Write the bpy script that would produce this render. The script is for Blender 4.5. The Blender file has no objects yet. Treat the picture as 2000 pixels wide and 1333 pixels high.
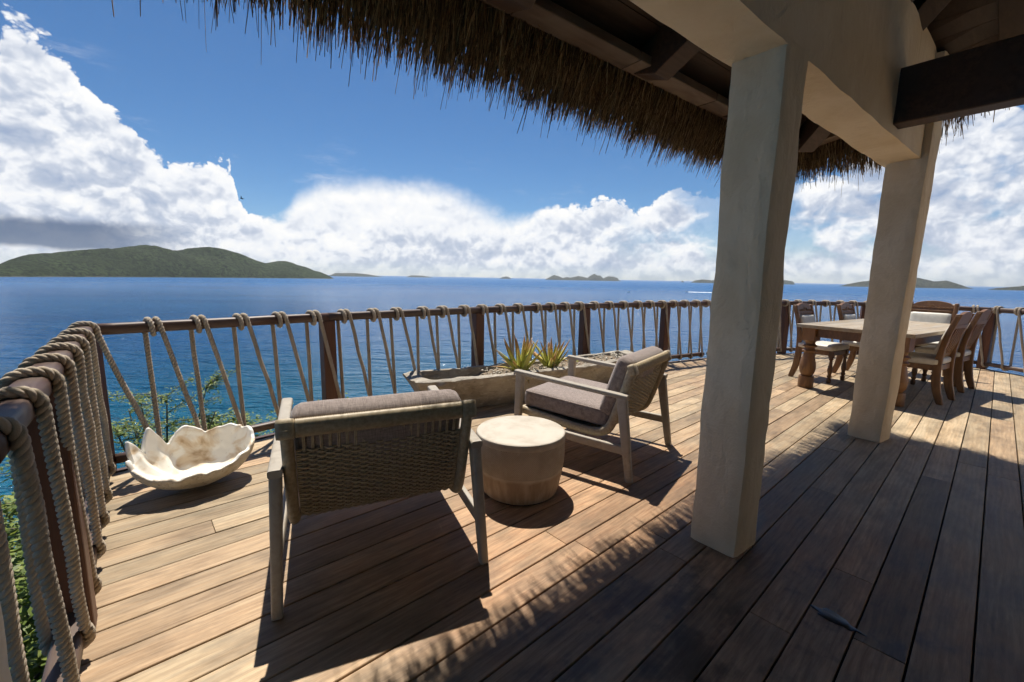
import bpy, bmesh, math, random
import numpy as np
from mathutils import Vector, Matrix, noise
R = math.radians
random.seed(7)
rng = np.random.default_rng(7)
S = bpy.context.scene
COL = S.collection

# ------------------------------------------------------------------ camera
H = 1.30
PITCH = math.atan(123.2 / 840.); ROLL = R(1.02)
cd = bpy.data.cameras.new('camera'); cam = bpy.data.objects.new('camera', cd); COL.objects.link(cam)
cd.sensor_width = 36.; cd.lens = 840. / 2000. * 36.; cd.clip_start = .03; cd.clip_end = 300000.
f_ = Vector((0, math.cos(PITCH), -math.sin(PITCH))); r_ = Vector((1, 0, 0)); u_ = r_.cross(f_)
CR = r_ * math.cos(ROLL) + u_ * math.sin(ROLL); CU = -r_ * math.sin(ROLL) + u_ * math.cos(ROLL)
m = Matrix((CR, CU, -f_)).transposed().to_4x4(); m.translation = (0, 0, H)
cam.matrix_world = m
S.camera = cam

# ------------------------------------------------------------------ light
SUN_EL = R(65.); SUN_AZ = R(104.)          # azimuth of the sun, ccw from +X
sun_dir = Vector((math.cos(SUN_EL) * math.cos(SUN_AZ), math.cos(SUN_EL) * math.sin(SUN_AZ), math.sin(SUN_EL)))
ld = bpy.data.lights.new('sun', 'SUN'); ld.energy = 4.6; ld.angle = R(.53); ld.color = (1., .94, .835)
sun = bpy.data.objects.new('sun', ld); COL.objects.link(sun)
sun.rotation_euler = sun_dir.to_track_quat('Z', 'Y').to_euler(); sun.location = (0, 0, 30)
S.view_settings.view_transform = 'Standard'; S.view_settings.look = 'None'
S.view_settings.exposure = 0.56; S.view_settings.gamma = 1.0
S.view_settings.use_curve_mapping = False

cy = S.cycles
cy.max_bounces = 6; cy.diffuse_bounces = 4; cy.glossy_bounces = 2; cy.transmission_bounces = 2; cy.transparent_max_bounces = 4; cy.volume_bounces = 0
cy.caustics_reflective = False; cy.caustics_refractive = False
cy.use_adaptive_sampling = True; cy.adaptive_threshold = .03; cy.adaptive_min_samples = 16

def nd(nt, typ, ins=None, **props):
    n = nt.nodes.new(typ)
    for k, v in props.items(): setattr(n, k, v)
    for k, v in (ins or {}).items():
        s = n.inputs[k]
        if isinstance(v, bpy.types.NodeSocket): nt.links.new(v, s)
        else: s.default_value = v
    return n
def mth(nt, op, a, b=None, c=None, clamp=False):
    ins = {0: a}
    if b is not None: ins[1] = b
    if c is not None: ins[2] = c
    return nd(nt, 'ShaderNodeMath', ins, operation=op, use_clamp=clamp).outputs[0]
def smooth(nt, x, a, b, lo=0., hi=1.):
    return nd(nt, 'ShaderNodeMapRange', {'Value': x, 'From Min': a, 'From Max': b, 'To Min': lo, 'To Max': hi}, interpolation_type='SMOOTHSTEP').outputs[0]
def mixc(nt, f, a, b, bt='MIX'):
    n = nt.nodes.new('ShaderNodeMix'); n.data_type = 'RGBA'; n.blend_type = bt
    for i, v in ((0, f), (6, a), (7, b)):
        if isinstance(v, bpy.types.NodeSocket): nt.links.new(v, n.inputs[i])
        else: n.inputs[i].default_value = v if i == 0 else (tuple(v) + (1,) if len(v) == 3 else v)
    return n.outputs[2]
def tnoise(nt, vec, scale, detail=4., rough=.55, dist=0., **kw):
    return nd(nt, 'ShaderNodeTexNoise', {'Vector': vec, 'Scale': scale, 'Detail': detail, 'Roughness': rough, 'Distortion': dist}, **kw).outputs[0]
def vmul(nt, v, xyz):
    return nd(nt, 'ShaderNodeVectorMath', {0: v, 1: xyz}, operation='MULTIPLY').outputs[0]
def vadd(nt, v, xyz):
    return nd(nt, 'ShaderNodeVectorMath', {0: v, 1: xyz}, operation='ADD').outputs[0]

# ------------------------------------------------------------------ sky
W = bpy.data.worlds.new('World'); S.world = W; W.use_nodes = True
W.cycles.sampling_method = 'MANUAL'; W.cycles.sample_map_resolution = 512
nt = W.node_tree; nt.nodes.clear()
out = nt.nodes.new('ShaderNodeOutputWorld'); bg = nt.nodes.new('ShaderNodeBackground'); nt.links.new(bg.outputs[0], out.inputs[0])
sky = nt.nodes.new('ShaderNodeTexSky'); sky.sky_type = 'NISHITA'; sky.sun_disc = False
sky.sun_elevation = SUN_EL; sky.sun_rotation = R(90.) - SUN_AZ; sky.altitude = 50.; sky.air_density = .85; sky.dust_density = .15; sky.ozone_density = 4.5
SKY_K = .066
skyc = nd(nt, 'ShaderNodeHueSaturation', {'Saturation': 1.18, 'Value': SKY_K, 'Color': sky.outputs[0]}).outputs[0]
g = nt.nodes.new('ShaderNodeTexCoord').outputs['Generated']
dirn = nd(nt, 'ShaderNodeVectorMath', {0: g}, operation='NORMALIZE').outputs[0]
sx = nd(nt, 'ShaderNodeSeparateXYZ', {0: dirn}).outputs
az = mth(nt, 'MULTIPLY', mth(nt, 'ARCTAN2', sx[0], sx[1]), 180. / math.pi)
el = mth(nt, 'MULTIPLY', mth(nt, 'ARCSINE', sx[2]), 180. / math.pi)
# height of the cloud tops along the compass
fc = nt.nodes.new('ShaderNodeFloatCurve')
tops = [(-90, 9), (-70, 11), (-56, 8), (-50.5, 11), (-48.6, 13.5), (-47.2, 19.4), (-44.5, 18.6), (-42.2, 15.0), (-40, 13.2), (-37, 10.8), (-34.4, 11.0), (-32.4, 10.6), (-31.4, 6.2), (-30., 5.4), (-27.5, 6.6), (-25, 9.4), (-20, 11.0), (-13, 11.2),
        (-8, 10.4), (-3.5, 8.8), (1, 7.6), (5, 9.0), (10, 8.8), (13, 9.4), (16, 8.2), (20, 10.0), (24, 10.), (28, 10.4), (34, 10.8), (38, 12.2), (43, 14.6), (46, 15.6), (49, 13.), (60, 10), (90, 9)]
cm = fc.mapping; cv = cm.curves[0]
cv.points[0].location = (0, tops[0][1] / 30.); cv.points[1].location = (1, tops[-1][1] / 30.)
for a, t in tops[1:-1]: cv.points.new((a + 90) / 180., t / 30.)
for p in cv.points: p.handle_type = 'AUTO_CLAMPED'
cm.update()
nt.links.new(mth(nt, 'ADD', mth(nt, 'MULTIPLY', az, 1 / 180.), .5, clamp=True), fc.inputs[1])
top = mth(nt, 'MULTIPLY', fc.outputs[0], 30.)
cvec = vmul(nt, dirn, (1., 1., 1.25))
warp = nd(nt, 'ShaderNodeTexNoise', {'Vector': cvec, 'Scale': 14., 'Detail': 3., 'Roughness': .6}).outputs[1]
cw = vadd(nt, cvec, vmul(nt, vadd(nt, warp, (-.5, -.5, -.5)), (.042, .042, .036)))
def billow(vec, det=6., vd=3.):
    a = nd(nt, 'ShaderNodeTexVoronoi', {'Vector': vec, 'Scale': 13., 'Detail': vd, 'Roughness': .58, 'Lacunarity': 2.4}, feature='F1', normalize=True).outputs['Distance']
    b = tnoise(nt, vec, 7., det, .62)
    return mth(nt, 'ADD', mth(nt, 'MULTIPLY', mth(nt, 'SUBTRACT', .36, a), 2.3), mth(nt, 'MULTIPLY', mth(nt, 'SUBTRACT', b, .5), 1.5))
n0 = billow(cw)
n1 = billow(vadd(nt, cw, (-.004, .006, .020)), 4., 2.)
big = tnoise(nt, cvec, 2.6, 3., .5)
# softness grows on the anvil in the middle of the bank
soft = mth(nt, 'MULTIPLY', smooth(nt, az, -31., -25.), smooth(nt, az, 8., -3.))
soft = mth(nt, 'MULTIPLY', soft, smooth(nt, el, 3.5, 6.5))
depth = mth(nt, 'SUBTRACT', top, el)
edge = mth(nt, 'ADD', depth, mth(nt, 'MULTIPLY', n0, mth(nt, 'SUBTRACT', 3.3, mth(nt, 'MULTIPLY', soft, 2.0))))
dens = nd(nt, 'ShaderNodeMapRange', {'Value': edge, 'From Min': mth(nt, 'MULTIPLY', soft, -1.2), 'From Max': mth(nt, 'ADD', mth(nt, 'MULTIPLY', soft, 1.7), .45)}, interpolation_type='SMOOTHSTEP').outputs[0]
# openings between the right-hand clouds
hn = tnoise(nt, vmul(nt, cw, (1., 1., 1.5)), 4.6, 4., .55)
hole = mth(nt, 'MULTIPLY', smooth(nt, mth(nt, 'ADD', hn, mth(nt, 'MULTIPLY', n0, .07)), .57, .47), smooth(nt, az, 8., 26.))
hole = mth(nt, 'MULTIPLY', hole, smooth(nt, el, 1.5, 4.5))
dens = mth(nt, 'MULTIPLY', dens, mth(nt, 'SUBTRACT', 1., mth(nt, 'MULTIPLY', hole, .85)))
# clear air low on the horizon
dens = mth(nt, 'MULTIPLY', dens, smooth(nt, el, -.2, 2.2, .6, 1.))
wisp = tnoise(nt, vmul(nt, cw, (1., 1., 4.)), 5., 5., .6)
wm = mth(nt, 'MULTIPLY', smooth(nt, wisp, .56, .8, 0., .4), smooth(nt, mth(nt, 'SUBTRACT', el, top), 7., 0.))
dens = mth(nt, 'MAXIMUM', dens, wm)
# light and shade of the billows, from the density towards the sun
lit = mth(nt, 'ADD', mth(nt, 'MULTIPLY', mth(nt, 'SUBTRACT', n0, n1), .95), .55)
lit = mth(nt, 'ADD', lit, mth(nt, 'MULTIPLY', mth(nt, 'SUBTRACT', big, .5), .75))
lit = mth(nt, 'ADD', lit, smooth(nt, edge, 3.0, 0., 0., .25))
ls = mth(nt, 'MULTIPLY', soft, .5)
lit = mth(nt, 'ADD', mth(nt, 'MULTIPLY', lit, mth(nt, 'SUBTRACT', 1., ls)), mth(nt, 'MULTIPLY', ls, .92))
cr = nt.nodes.new('ShaderNodeValToRGB'); nt.links.new(lit, cr.inputs[0])
cr.color_ramp.elements[0].position = .0; cr.color_ramp.elements[0].color = (.24, .30, .42, 1)
cr.color_ramp.elements[1].position = .95; cr.color_ramp.elements[1].color = (.70, .695, .685, 1)
e = cr.color_ramp.elements.new(.42); e.color = (.40, .44, .52, 1)
e = cr.color_ramp.elements.new(.68); e.color = (.615, .63, .66, 1)
# shaded base of the big cloud on the left, painted in as darker colour
bs = mth(nt, 'ADD', el, mth(nt, 'MULTIPLY', n0, .55))
bx_ = mth(nt, 'MULTIPLY', smooth(nt, mth(nt, 'ADD', az, mth(nt, 'MULTIPLY', n0, 2.)), -35., -44.), smooth(nt, bs, 5.0, 4.0))
bx_ = mth(nt, 'MULTIPLY', bx_, smooth(nt, bs, 1.7, 2.3))
cloudc = mixc(nt, mth(nt, 'MULTIPLY', bx_, .92), cr.outputs[0], (.075, .11, .185))
fin = mixc(nt, dens, skyc, cloudc)
nt.links.new(fin, bg.inputs[0]); bg.inputs[1].default_value = 1.0

# ------------------------------------------------------------------ helpers
def put(name, me, mat=None, parent=None, smooth_=False):
    o = bpy.data.objects.new(name, me); COL.objects.link(o)
    if mat is not None and not me.materials: me.materials.append(mat)
    if parent is not None: o.parent = parent
    if smooth_ and len(me.polygons): me.polygons.foreach_set('use_smooth', [True] * len(me.polygons))
    return o
def empty(name, loc=(0, 0, 0), rz=0., parent=None):
    o = bpy.data.objects.new(name, None); COL.objects.link(o); o.location = loc; o.rotation_euler = (0, 0, rz); o.empty_display_size = .1
    if parent: o.parent = parent
    return o
def tag(o, label=None, cat=None, group=None, kind=None):
    if label: o['label'] = label
    if cat: o['category'] = cat
    if group: o['group'] = group
    if kind: o['kind'] = kind
    return o
class MB:
    def __init__(s): s.v = []; s.f = []; s.n = 0
    def add(s, v, f):
        v = np.asarray(v, float).reshape(-1, 3); s.v.append(v); s.f += [tuple(i + s.n for i in q) for q in f]; s.n += len(v)
    def box(s, c, d, M=None):
        x, y, z = [k / 2. for k in d]
        v = np.array([(i, j, k) for k in (-z, z) for j in (-y, y) for i in (-x, x)])
        if M is not None: v = v @ np.array(M.to_3x3()).T
        s.add(v + np.array(c), [(0, 2, 3, 1), (4, 5, 7, 6), (0, 1, 5, 4), (2, 6, 7, 3), (0, 4, 6, 2), (1, 3, 7, 5)])
    def tube(s, pts, rad, k=8, cap=True, sq=1.0, up=None):
        v, f = tube(pts, rad, k, cap, sq, up); s.add(v, f)
    def lathe(s, prof, k=24, c=(0, 0, 0)):
        a = np.linspace(0, 2 * np.pi, k, endpoint=False); v = []; f = []
        for r, z in prof: v += [(c[0] + r * math.cos(t), c[1] + r * math.sin(t), c[2] + z) for t in a]
        for i in range(len(prof) - 1):
            for j in range(k): f.append((i * k + j, i * k + (j + 1) % k, (i + 1) * k + (j + 1) % k, (i + 1) * k + j))
        f.append(tuple(range(k))[::-1]); f.append(tuple((len(prof) - 1) * k + j for j in range(k)))
        s.add(v, f)
    def prism(s, poly, z0, z1):
        k = len(poly); v = [(x, y, z0) for x, y in poly] + [(x, y, z1) for x, y in poly]
        s.add(v, [tuple(range(k))[::-1], tuple(range(k, 2 * k))] + [(i, (i + 1) % k, k + (i + 1) % k, k + i) for i in range(k)])
    def mesh(s, name, bevel=0., seg=2):
        me = bpy.data.meshes.new(name); me.from_pydata(np.concatenate(s.v).tolist(), [], s.f)
        if bevel > 0:
            b = bmesh.new(); b.from_mesh(me); bmesh.ops.recalc_face_normals(b, faces=b.faces)
            bmesh.ops.bevel(b, geom=[e for e in b.edges if e.is_manifold and e.calc_face_angle(0) > .5], offset=bevel, segments=seg, affect='EDGES', profile=.5, clamp_overlap=True)
            b.to_mesh(me); b.free()
        me.update(); return me
    def build(s, name, mat=None, parent=None, bevel=0., smooth_=False, seg=2):
        o = put(name, s.mesh(name, bevel, seg), mat, parent, smooth_)
        if smooth_ and bevel > 0:
            pass
        return o
def frames(p, up=None):
    p = np.asarray(p, float); t = np.gradient(p, axis=0); t /= np.linalg.norm(t, axis=1)[:, None] + 1e-12
    a = np.zeros_like(p); x = np.array(up if up is not None else (0., 0., 1.))
    if abs(np.dot(x, t[0])) > .95: x = np.array((1., 0, 0))
    for i in range(len(p)):
        x = x - np.dot(x, t[i]) * t[i]; x /= np.linalg.norm(x) + 1e-12; a[i] = x
    return t, a, np.cross(t, a)
def tube(pts, rad, k=8, cap=True, sq=1.0, up=None):
    p = np.asarray(pts, float); n = len(p); t, a, b = frames(p, up)
    rad = np.broadcast_to(np.asarray(rad, float), (n,))
    an = np.linspace(0, 2 * np.pi, k, endpoint=False)
    v = p[:, None] + rad[:, None, None] * (np.cos(an)[None, :, None] * a[:, None] * sq + np.sin(an)[None, :, None] * b[:, None])
    f = [(i * k + j, i * k + (j + 1) % k, (i + 1) * k + (j + 1) % k, (i + 1) * k + j) for i in range(n - 1) for j in range(k)]
    if cap: f += [tuple(range(k))[::-1], tuple((n - 1) * k + j for j in range(k))]
    return v.reshape(-1, 3), f
def resample(p, step):
    p = np.asarray(p, float); d = np.concatenate([[0], np.cumsum(np.linalg.norm(np.diff(p, axis=0), axis=1))])
    s = np.linspace(0, d[-1], max(2, int(d[-1] / step) + 1))
    return np.stack([np.interp(s, d, p[:, i]) for i in range(3)], 1), s
def fast_mesh(name, v, quads):
    me = bpy.data.meshes.new(name); n = len(quads); quads = np.asarray(quads, np.int32); k = quads.shape[1]
    me.vertices.add(len(v)); me.vertices.foreach_set('co', np.asarray(v, np.float32).ravel())
    me.loops.add(n * k); me.loops.foreach_set('vertex_index', quads.ravel())
    me.polygons.add(n); me.polygons.foreach_set('loop_start', np.arange(0, n * k, k, dtype=np.int32))
    me.update(calc_edges=True); me.validate(); return me
def auto_smooth(o, ang=35.):
    me = o.data; me.polygons.foreach_set('use_smooth', [True] * len(me.polygons))
    b = bmesh.new(); b.from_mesh(me)
    for e in b.edges: e.smooth = not (e.is_manifold and e.calc_face_angle(0) > R(ang))
    b.to_mesh(me); b.free(); return o
def copy_tree(o, parent=None):
    c = o.copy(); COL.objects.link(c); c.parent = parent
    for ch in list(o.children): copy_tree(ch, c)
    return c

# ------------------------------------------------------------------ materials
def mat(name):
    m = bpy.data.materials.new(name); m.use_nodes = True; t = m.node_tree
    return m, t, t.nodes['Principled BSDF']
def bump(t, b, h, strength=.3, dist=.01):
    n = nd(t, 'ShaderNodeBump', {'Height': h, 'Strength': strength, 'Distance': dist}); t.links.new(n.outputs[0], b.inputs['Normal'])
def simple(name, c1, c2, scale=8., rough=.7, bs=.25, bd=.004, stretch=(1, 1, 1), detail=5., spec=.4, rnd=0.):
    m, t, b = mat(name); co = nd(t, 'ShaderNodeTexCoord').outputs['Object']
    v = vmul(t, co, stretch); n = tnoise(t, v, scale, detail, .6)
    c = mixc(t, smooth(t, n, .3, .7), c1, c2)
    if rnd:
        r = nd(t, 'ShaderNodeObjectInfo').outputs['Random']
        c = mixc(t, 1., c, nd(t, 'ShaderNodeCombineColor', {0: mth(t, 'ADD', mth(t, 'MULTIPLY', r, rnd), 1 - rnd / 2), 1: mth(t, 'ADD', mth(t, 'MULTIPLY', r, rnd), 1 - rnd / 2), 2: mth(t, 'ADD', mth(t, 'MULTIPLY', r, rnd), 1 - rnd / 2)}).outputs[0], 'MULTIPLY')
    t.links.new(c, b.inputs['Base Color']); b.inputs['Roughness'].default_value = rough; b.inputs['Specular IOR Level'].default_value = spec
    if bs: bump(t, b, tnoise(t, v, scale * 3., 5., .6), bs, bd)
    return m
def wood(name, cols, grain=(2., 45., 45.), rough=.55, spec=.35, bs=.35, rnd=.35):
    m, t, b = mat(name); co = nd(t, 'ShaderNodeTexCoord').outputs['Object']
    r = nd(t, 'ShaderNodeObjectInfo').outputs['Random']
    off = nd(t, 'ShaderNodeCombineXYZ', {0: mth(t, 'MULTIPLY', r, 31.), 1: mth(t, 'MULTIPLY', r, 17.), 2: mth(t, 'MULTIPLY', r, 5.)}).outputs[0]
    v = vmul(t, vadd(t, co, off), grain)
    n = tnoise(t, v, 1., 7., .65, .6); n2 = tnoise(t, vmul(t, v, (.5, .12, .12)), 1., 4., .5, 1.)
    c = mixc(t, smooth(t, n, .3, .72), cols[0], cols[1]); c = mixc(t, smooth(t, n2, .35, .7), c, cols[2])
    k = mth(t, 'ADD', mth(t, 'MULTIPLY', r, rnd), 1 - rnd / 2)
    c = mixc(t, 1., c, nd(t, 'ShaderNodeCombineColor', {0: k, 1: k, 2: k}).outputs[0], 'MULTIPLY')
    t.links.new(c, b.inputs['Base Color']); b.inputs['Roughness'].default_value = rough; b.inputs['Specular IOR Level'].default_value = spec
    bump(t, b, n, bs, .003); return m

def deck_mat():
    m, t, b = mat('deck wood'); tc = nd(t, 'ShaderNodeTexCoord'); co = tc.outputs['Object']
    gp = nd(t, 'ShaderNodeNewGeometry').outputs['Position']
    r = nd(t, 'ShaderNodeObjectInfo').outputs['Random']
    off = nd(t, 'ShaderNodeCombineXYZ', {0: mth(t, 'MULTIPLY', r, 57.), 1: mth(t, 'MULTIPLY', r, 23.), 2: r}).outputs[0]
    v = vadd(t, co, off)
    wv = vadd(t, v, vmul(t, nd(t, 'ShaderNodeTexNoise', {'Vector': vmul(t, v, (1.1, 5., 1.)), 'Scale': 1., 'Detail': 2.}).outputs[1], (.0, .05, 0.)))
    g1 = tnoise(t, vmul(t, wv, (4.5, 52., 3.)), 1., 8., .66, .35)
    g2 = tnoise(t, vmul(t, wv, (14., 260., 3.)), 1., 3., .6)
    g3 = tnoise(t, vmul(t, wv, (.9, 14., 1.)), 1., 4., .55, .8)
    big = tnoise(t, co, 1.1, 5., .55)
    blot = tnoise(t, vmul(t, v, (1., 2.2, 1.)), 3.4, 6., .62)
    c = mixc(t, smooth(t, g1, .28, .72), (.335, .235, .135), (.48, .358, .225))
    c = mixc(t, smooth(t, g3, .36, .70, 0., .65), c, (.385, .315, .215))
    # redder, freshly oiled boards near the posts
    d = nd(t, 'ShaderNodeVectorMath', {0: vmul(t, gp, (1., 1., 0.)), 1: (.75, 2.0, 0)}, operation='DISTANCE').outputs[1]
    redm = smooth(t, mth(t, 'ADD', d, mth(t, 'MULTIPLY', mth(t, 'SUBTRACT', big, .5), 2.6)), 2.15, .6)
    redm = mth(t, 'MULTIPLY', redm, mth(t, 'ADD', mth(t, 'MULTIPLY', blot, .9), .42), clamp=True)
    rr = smooth(t, mth(t, 'FRACT', mth(t, 'MULTIPLY', r, 7.3)), .50, 1., 0., .34)
    c = mixc(t, mth(t, 'MAXIMUM', mth(t, 'MULTIPLY', redm, .80), rr), c, mixc(t, smooth(t, g1, .3, .7), (.27, .125, .058), (.45, .255, .135)))
    k = mth(t, 'ADD', mth(t, 'MULTIPLY', r, .50), .70)
    k = mth(t, 'MULTIPLY', k, smooth(t, g2, .2, .75, .88, 1.07))
    wav = nd(t, 'ShaderNodeTexWave', {'Vector': vmul(t, wv, (.55, 5.5, .2)), 'Scale': 2.2, 'Distortion': 7., 'Detail': 3., 'Detail Scale': 1.2, 'Detail Roughness': .6}, wave_type='BANDS', bands_direction='Y').outputs[1]
    k = mth(t, 'MULTIPLY', k, smooth(t, wav, .0, 1., .93, 1.05))
    k = mth(t, 'MULTIPLY', k, smooth(t, blot, .30, .62, .64, 1.08))
    # damp, dark patches by the foot of the post
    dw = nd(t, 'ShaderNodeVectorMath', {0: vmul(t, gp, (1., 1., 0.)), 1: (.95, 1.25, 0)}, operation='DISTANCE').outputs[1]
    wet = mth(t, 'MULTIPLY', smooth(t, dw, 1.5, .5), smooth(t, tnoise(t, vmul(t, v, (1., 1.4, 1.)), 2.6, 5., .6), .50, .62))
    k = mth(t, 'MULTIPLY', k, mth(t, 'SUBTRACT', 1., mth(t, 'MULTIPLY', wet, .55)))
    c = mixc(t, 1., c, nd(t, 'ShaderNodeCombineColor', {0: k, 1: k, 2: k}).outputs[0], 'MULTIPLY')
    t.links.new(c, b.inputs['Base Color'])
    t.links.new(mth(t, 'SUBTRACT', smooth(t, blot, .3, .7, .50, .66), mth(t, 'MULTIPLY', wet, .22)), b.inputs['Roughness'])
    b.inputs['Specular IOR Level'].default_value = .34
    bump(t, b, mth(t, 'ADD', g1, mth(t, 'MULTIPLY', g2, .5)), .30, .0022); return m
M_deck = deck_mat()
M_dark = simple('dark brown joist timber', (.03, .022, .016), (.05, .035, .025), 12., .8)  # timber of the frame under the boards, very dark brown in itself
M_rail = wood('dark stained rail wood', ((.050, .023, .014), (.092, .046, .030), (.125, .088, .068)), (3., 40., 40.), .48, .45, .3, .3)
M_post = wood('dark red brown post wood', ((.085, .032, .017), (.15, .064, .036), (.11, .05, .03)), (40., 40., 3.), .5, .4, .3, .3)
M_roofw = wood('dark roof timber', ((.040, .022, .014), (.075, .042, .028), (.055, .033, .024)), (3., 40., 40.), .55, .3, .35, .35)
M_fascia = wood('worn fascia timber', ((.075, .045, .032), (.13, .085, .062), (.17, .13, .10)), (3., 30., 30.), .6, .3, .35, .5)
M_chairw = wood('weathered pale teak', ((.31, .268, .215), (.43, .385, .32), (.375, .34, .29)), (25., 25., 25.), .6, .3, .15, .1)
M_table = wood('bleached table top wood', ((.26, .19, .12), (.43, .345, .235), (.36, .315, .25)), (3., 40., 40.), .5, .4, .3, .3)
M_dine = wood('honey brown carved wood', ((.11, .048, .017), (.26, .132, .050), (.17, .080, .030)), (22., 22., 6.), .4, .5, .25, .2)
M_ddark = wood('dark brown turned wood', ((.07, .032, .014), (.15, .072, .032), (.10, .05, .022)), (22., 22., 6.), .4, .5, .25, .2)
M_wick = simple('tan wicker strand', (.33, .262, .165), (.47, .385, .26), 60., .5, .15, .001, spec=.45)
M_leath = simple('cream leather', (.60, .555, .46), (.70, .66, .57), 18., .42, .25, .002)
M_peb = simple('pale pebbles', (.42, .37, .29), (.66, .61, .52), 25., .8)
M_soil = simple('dry soil', (.14, .10, .07), (.30, .24, .17), 30., .95, .6, .02)
M_rub = simple('black foot', (.02, .02, .02), (.035, .035, .035), 10., .6)

def plaster_mat():
    m, t, b = mat('troweled lime plaster'); co = nd(t, 'ShaderNodeTexCoord').outputs['Object']
    n = tnoise(t, co, 2.2, 6., .6, .6); n2 = tnoise(t, vmul(t, co, (1., 1., .6)), 14., 5., .62, .5); n3 = tnoise(t, co, 90., 3., .6)
    tr = tnoise(t, vmul(t, co, (1., 1., .6)), 5.5, 4., .55, 1.3)
    c = mixc(t, smooth(t, n, .3, .7), (.74, .585, .385), (.84, .695, .50)); c = mixc(t, smooth(t, n2, .55, .8, 0., .35), c, (.58, .455, .30))
    t.links.new(c, b.inputs['Base Color']); b.inputs['Roughness'].default_value = .82; b.inputs['Specular IOR Level'].default_value = .25
    bump(t, b, mth(t, 'ADD', mth(t, 'ADD', mth(t, 'MULTIPLY', n2, .60), mth(t, 'MULTIPLY', tr, .9)), mth(t, 'MULTIPLY', n3, .14)), .85, .016); return m
M_plas = plaster_mat()
def rope_mat():
    m, t, b = mat('manila rope'); co = nd(t, 'ShaderNodeTexCoord').outputs['Object']
    n = tnoise(t, co, 9., 4., .6); n2 = tnoise(t, co, 420., 3., .7)
    c = mixc(t, smooth(t, n, .3, .7), (.35, .285, .21), (.49, .415, .325)); c = mixc(t, smooth(t, n2, .35, .75, 0., .55), c, (.56, .485, .385))
    t.links.new(c, b.inputs['Base Color']); b.inputs['Roughness'].default_value = .9; b.inputs['Specular IOR Level'].default_value = .15
    bump(t, b, n2, .6, .003); return m
M_rope = rope_mat()
def fabric_mat():
    m, t, b = mat('taupe linen weave'); co = nd(t, 'ShaderNodeTexCoord').outputs['Object']
    a = tnoise(t, vmul(t, co, (30., 420., 300.)), 1., 2., .6); c2 = tnoise(t, vmul(t, co, (420., 30., 30.)), 1., 2., .6); n = tnoise(t, co, 5., 4., .5)
    w = mth(t, 'ADD', mth(t, 'MULTIPLY', a, .5), mth(t, 'MULTIPLY', c2, .5))
    c = mixc(t, smooth(t, w, .36, .64), (.185, .148, .132), (.34, .283, .256)); c = mixc(t, smooth(t, n, .4, .7, 0., .25), c, (.25, .205, .185))
    t.links.new(c, b.inputs['Base Color']); b.inputs['Roughness'].default_value = .92; b.inputs['Specular IOR Level'].default_value = .15
    b.inputs['Sheen Weight'].default_value = .15
    bump(t, b, w, .5, .002); return m
M_fab = fabric_mat()
def thatch_mat():
    m, t, b = mat('dry palm thatch')
    a = nd(t, 'ShaderNodeAttribute', attribute_name='rnd').outputs['Fac']
    cr = nt_ramp(t, a, [(0., (.065, .040, .020)), (.40, (.22, .138, .066)), (.75, (.47, .315, .155)), (1., (.66, .50, .30))])
    t.links.new(cr, b.inputs['Base Color']); b.inputs['Roughness'].default_value = .7; b.inputs['Specular IOR Level'].default_value = .25
    tr = nd(t, 'ShaderNodeBsdfTranslucent', {0: cr}); mx = nd(t, 'ShaderNodeMixShader', {0: .3, 1: b.outputs[0], 2: tr.outputs[0]}); t.links.new(mx.outputs[0], t.nodes['Material Output'].inputs[0])
    return m
def nt_ramp(t, fac, pts):
    c = t.nodes.new('ShaderNodeValToRGB'); t.links.new(fac, c.inputs[0]); el_ = c.color_ramp.elements
    while len(el_) > 2: el_.remove(el_[0])
    el_[0].position, el_[0].color = pts[0][0], (*pts[0][1], 1); el_[1].position, el_[1].color = pts[-1][0], (*pts[-1][1], 1)
    for p, c_ in pts[1:-1]: q = el_.new(p); q.color = (*c_, 1)
    return c.outputs[0]
M_thatch = thatch_mat()
M_thslab = simple('thatch layer', (.07, .042, .02), (.16, .10, .048), 30., .9, .5, .02)

# ------------------------------------------------------------------ sea
SEA = -38.
def sea_mat():
    m, t, b = mat('sea water'); gp = nd(t, 'ShaderNodeNewGeometry').outputs['Position']
    dist = nd(t, 'ShaderNodeVectorMath', {0: vmul(t, gp, (1., 1., 0.))}, operation='LENGTH').outputs[1]
    big = tnoise(t, vmul(t, gp, (.0018, .006, 0.)), 1., 5., .6, .6)
    mid = tnoise(t, vmul(t, gp, (.02, .045, 0.)), 1., 4., .6)
    near = smooth(t, mth(t, 'ADD', dist, mth(t, 'MULTIPLY', mth(t, 'SUBTRACT', mid, .5), 90.)), 340., 80.)
    c = mixc(t, smooth(t, big, .35, .68), (.007, .098, .285), (.013, .135, .350))
    c = mixc(t, near, c, (.004, .118, .205))
    cap = mth(t, 'MULTIPLY', smooth(t, tnoise(t, vmul(t, gp, (.12, .34, 0.)), 1., 5., .7), .70, .76), smooth(t, big, .42, .62))
    c = mixc(t, mth(t, 'MULTIPLY', cap, .5), c, (.55, .62, .68))
    t.links.new(c, b.inputs['Base Color'])
    b.inputs['IOR'].default_value = 1.33; b.inputs['Specular IOR Level'].default_value = .24
    t.links.new(smooth(t, dist, 80., 3000., .10, .34), b.inputs['Roughness'])
    h1 = tnoise(t, vmul(t, gp, (.10, .26, 0.)), 1., 3., .55, .5)
    h2 = tnoise(t, vmul(t, gp, (.40, .9, 0.)), 1., 3., .6, .6)
    h0 = tnoise(t, vmul(t, gp, (.022, .06, 0.)), 1., 2., .5, .4)
    hs = mth(t, 'ADD', mth(t, 'ADD', mth(t, 'MULTIPLY', h1, 7.), mth(t, 'MULTIPLY', h2, 2.2)), mth(t, 'MULTIPLY', h0, 12.))
    bump(t, b, hs, 1., 1.0)
    return m
mb = MB(); r0 = 120000.
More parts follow.
